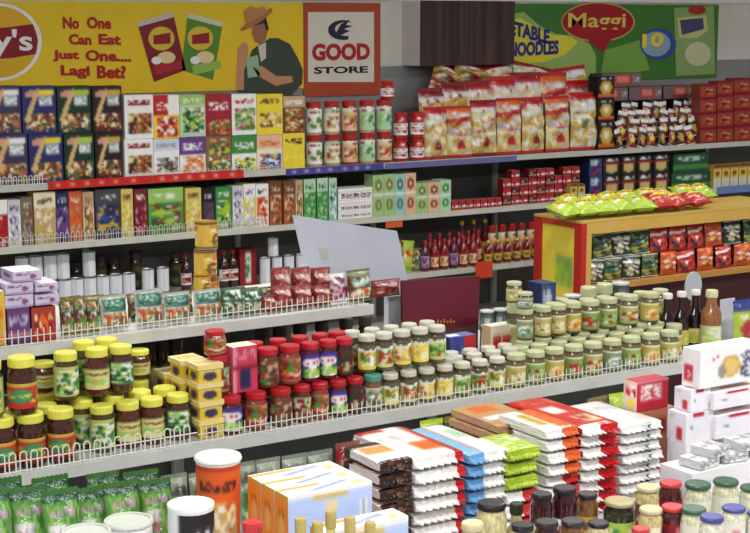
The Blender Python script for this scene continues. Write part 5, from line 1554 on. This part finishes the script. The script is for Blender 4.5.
# white biscuit cartons
G = 'white biscuit cartons stacked at the right of the table'
Yq = 3.16
e0 = box_at('plainwhite2', 684, 711, 442, Yq + .03, ZT, .08, 'white biscuit carton at the left of the bottom layer', 'beside the noodle packs', 'carton', G)
box_at('plainwhite2', 712, 766, 442, Yq + .02, ZT, .10, 'white biscuit carton at the right of the bottom layer', 'beside the noodle packs', 'carton', G)
f0 = box_at('plainwhite', 685, 713, 412, Yq + .035, e0 + .001, .08, 'white biscuit carton at the left of the second layer', 'beside the wafer carton', 'carton', G)
box_at('plainwhite', 715, 766, 412, Yq + .02, e0 + .001, .10, 'white biscuit carton at the right of the second layer', 'beside the wafer carton', 'carton', G)
f1 = box_at('plainwhite', 690, 710, 389, Yq + .04, f0 + .002, .07, 'white biscuit carton at the left of the third layer', 'beside the wafer carton', 'carton', G)
box_at('plainwhite', 713, 766, 389, Yq + .02, f0 + .002, .09, 'white biscuit carton at the right of the third layer', 'beside the wafer carton', 'carton', G)
box_at('biscuit', 699, 760, 346, Yq + .03, f1 + .003, .075, 'large white biscuit carton with a round biscuit picture, topmost', 'of its stack', 'carton', G, .003, .0)
box_at('plainwhite2', 690, 764, 466, 3.005, ZT, .13, 'low white carton under the silver foil packets', '', 'carton')
ZF = z_at(466, x_at(727, 3.005, 1.2), 3.005)
G = 'foil packets in front of the white cartons'
for i, (px, Y_, zo, rz) in enumerate(((699, 3.055, 0, .1), (728, 3.055, 0, -.15), (756, 3.055, 0, .1), (710, 3.06, .026, .2), (743, 3.055, .026, -.1))):
    put('foilbag', (x_at(px, Y_, ZF), Y_, ZF + zo + .001), (.085, .08, .025), 'crumpled silver foil packet', ('in the lower layer' if zo == 0 else 'in the upper layer') + ' before the white cartons', 'packet', G, (0, 0, rz))

# jars along the front edge
G = 'jars along the front edge of the table'
for d, px, t, Y_, D, nm, where, cat in (
        ('fj_black', 491, 502, 2.98, .082, 'black-lidded jar of pale preserve', 'before the blue and white noodle packs', 'jar'), ('fb_dark', 516, 503, 2.98, .062, 'pale sauce bottle with a dark cap', 'before the lime noodle packs', 'bottle'),
        ('fj_dark', 541, 493, 3.02, .062, 'dark jam jar', 'left of the tall dark jam jar', 'jar'), ('fj_dark', 564, 487, 3.02, .070, 'tall dark jam jar', 'before the orange noodle packs', 'jar'),
        ('fj_yel', 587, 493, 3.02, .060, 'jar with a yellow label', 'right of the tall dark jam jar', 'jar'), ('fj_olive', 619, 500, 2.95, .088, 'wide olive jar with a lime label', 'at the front edge', 'jar'),
        ('fj_cream', 647, 486, 3.0, .068, 'brown and cream jar', 'beside the red-lidded preserve jar', 'jar'), ('fj_red', 670, 482, 3.0, .068, 'red-lidded preserve jar', 'before the tan cardboard box', 'jar'),
        ('fj_green', 697, 483, 2.92, .076, 'dark green lidded mayonnaise jar', 'in the back row at the right', 'jar'), ('fj_green', 725, 480, 2.92, .076, 'dark green lidded mayonnaise jar', 'in the back row at the right', 'jar'),
        ('fj_green', 752, 487, 2.92, .076, 'dark green lidded mayonnaise jar', 'in the back row at the right', 'jar'),
        ('fj_cream', 650, 508, 2.86, .066, 'cream jar', 'before the brown and cream jar', 'jar'), ('fj_red', 672, 506, 2.86, .066, 'red preserve jar', 'before the red-lidded preserve jar', 'jar'),
        ('fj_green', 693, 508, 2.80, .070, 'teal-lidded mayonnaise jar', 'in the front row at the right', 'jar'), ('fj_blue', 711, 516, 2.70, .066, 'blue-lidded mayonnaise jar', 'in the front row at the right', 'jar'),
        ('fj_blue', 733, 507, 2.79, .068, 'blue-lidded mayonnaise jar', 'in the front row at the right', 'jar'), ('fj_blue', 758, 512, 2.76, .068, 'blue-lidded mayonnaise jar', 'in the front row at the right', 'jar'),
        ('fj_cream', 472, 522, 2.86, .06, 'small cream jar', 'before the black-lidded jar', 'jar'), ('fj_black', 598, 522, 2.86, .06, 'small black-lidded jar', 'left of the wide olive jar', 'jar'), ('fj_black', 522, 524, 2.84, .062, 'low black-lidded jar', 'before the pale sauce bottle', 'jar'), ('fj_red', 640, 528, 2.76, .05, 'small red-lidded jar', 'right of the wide olive jar', 'jar'),
        ('fj_dark', 546, 521, 2.86, .066, 'dark jam jar', 'lowest in view before the tall dark jam jar', 'jar'), ('fj_yel', 572, 520, 2.86, .066, 'small jar with a yellow label', 'before the tall dark jam jar', 'jar')):
    jar_at(d, px, Y_, ZT, D, max(.06, z_at(t, x_at(px, Y_, 1.25), Y_) - ZT), nm, where, cat, G)

finish_labels()
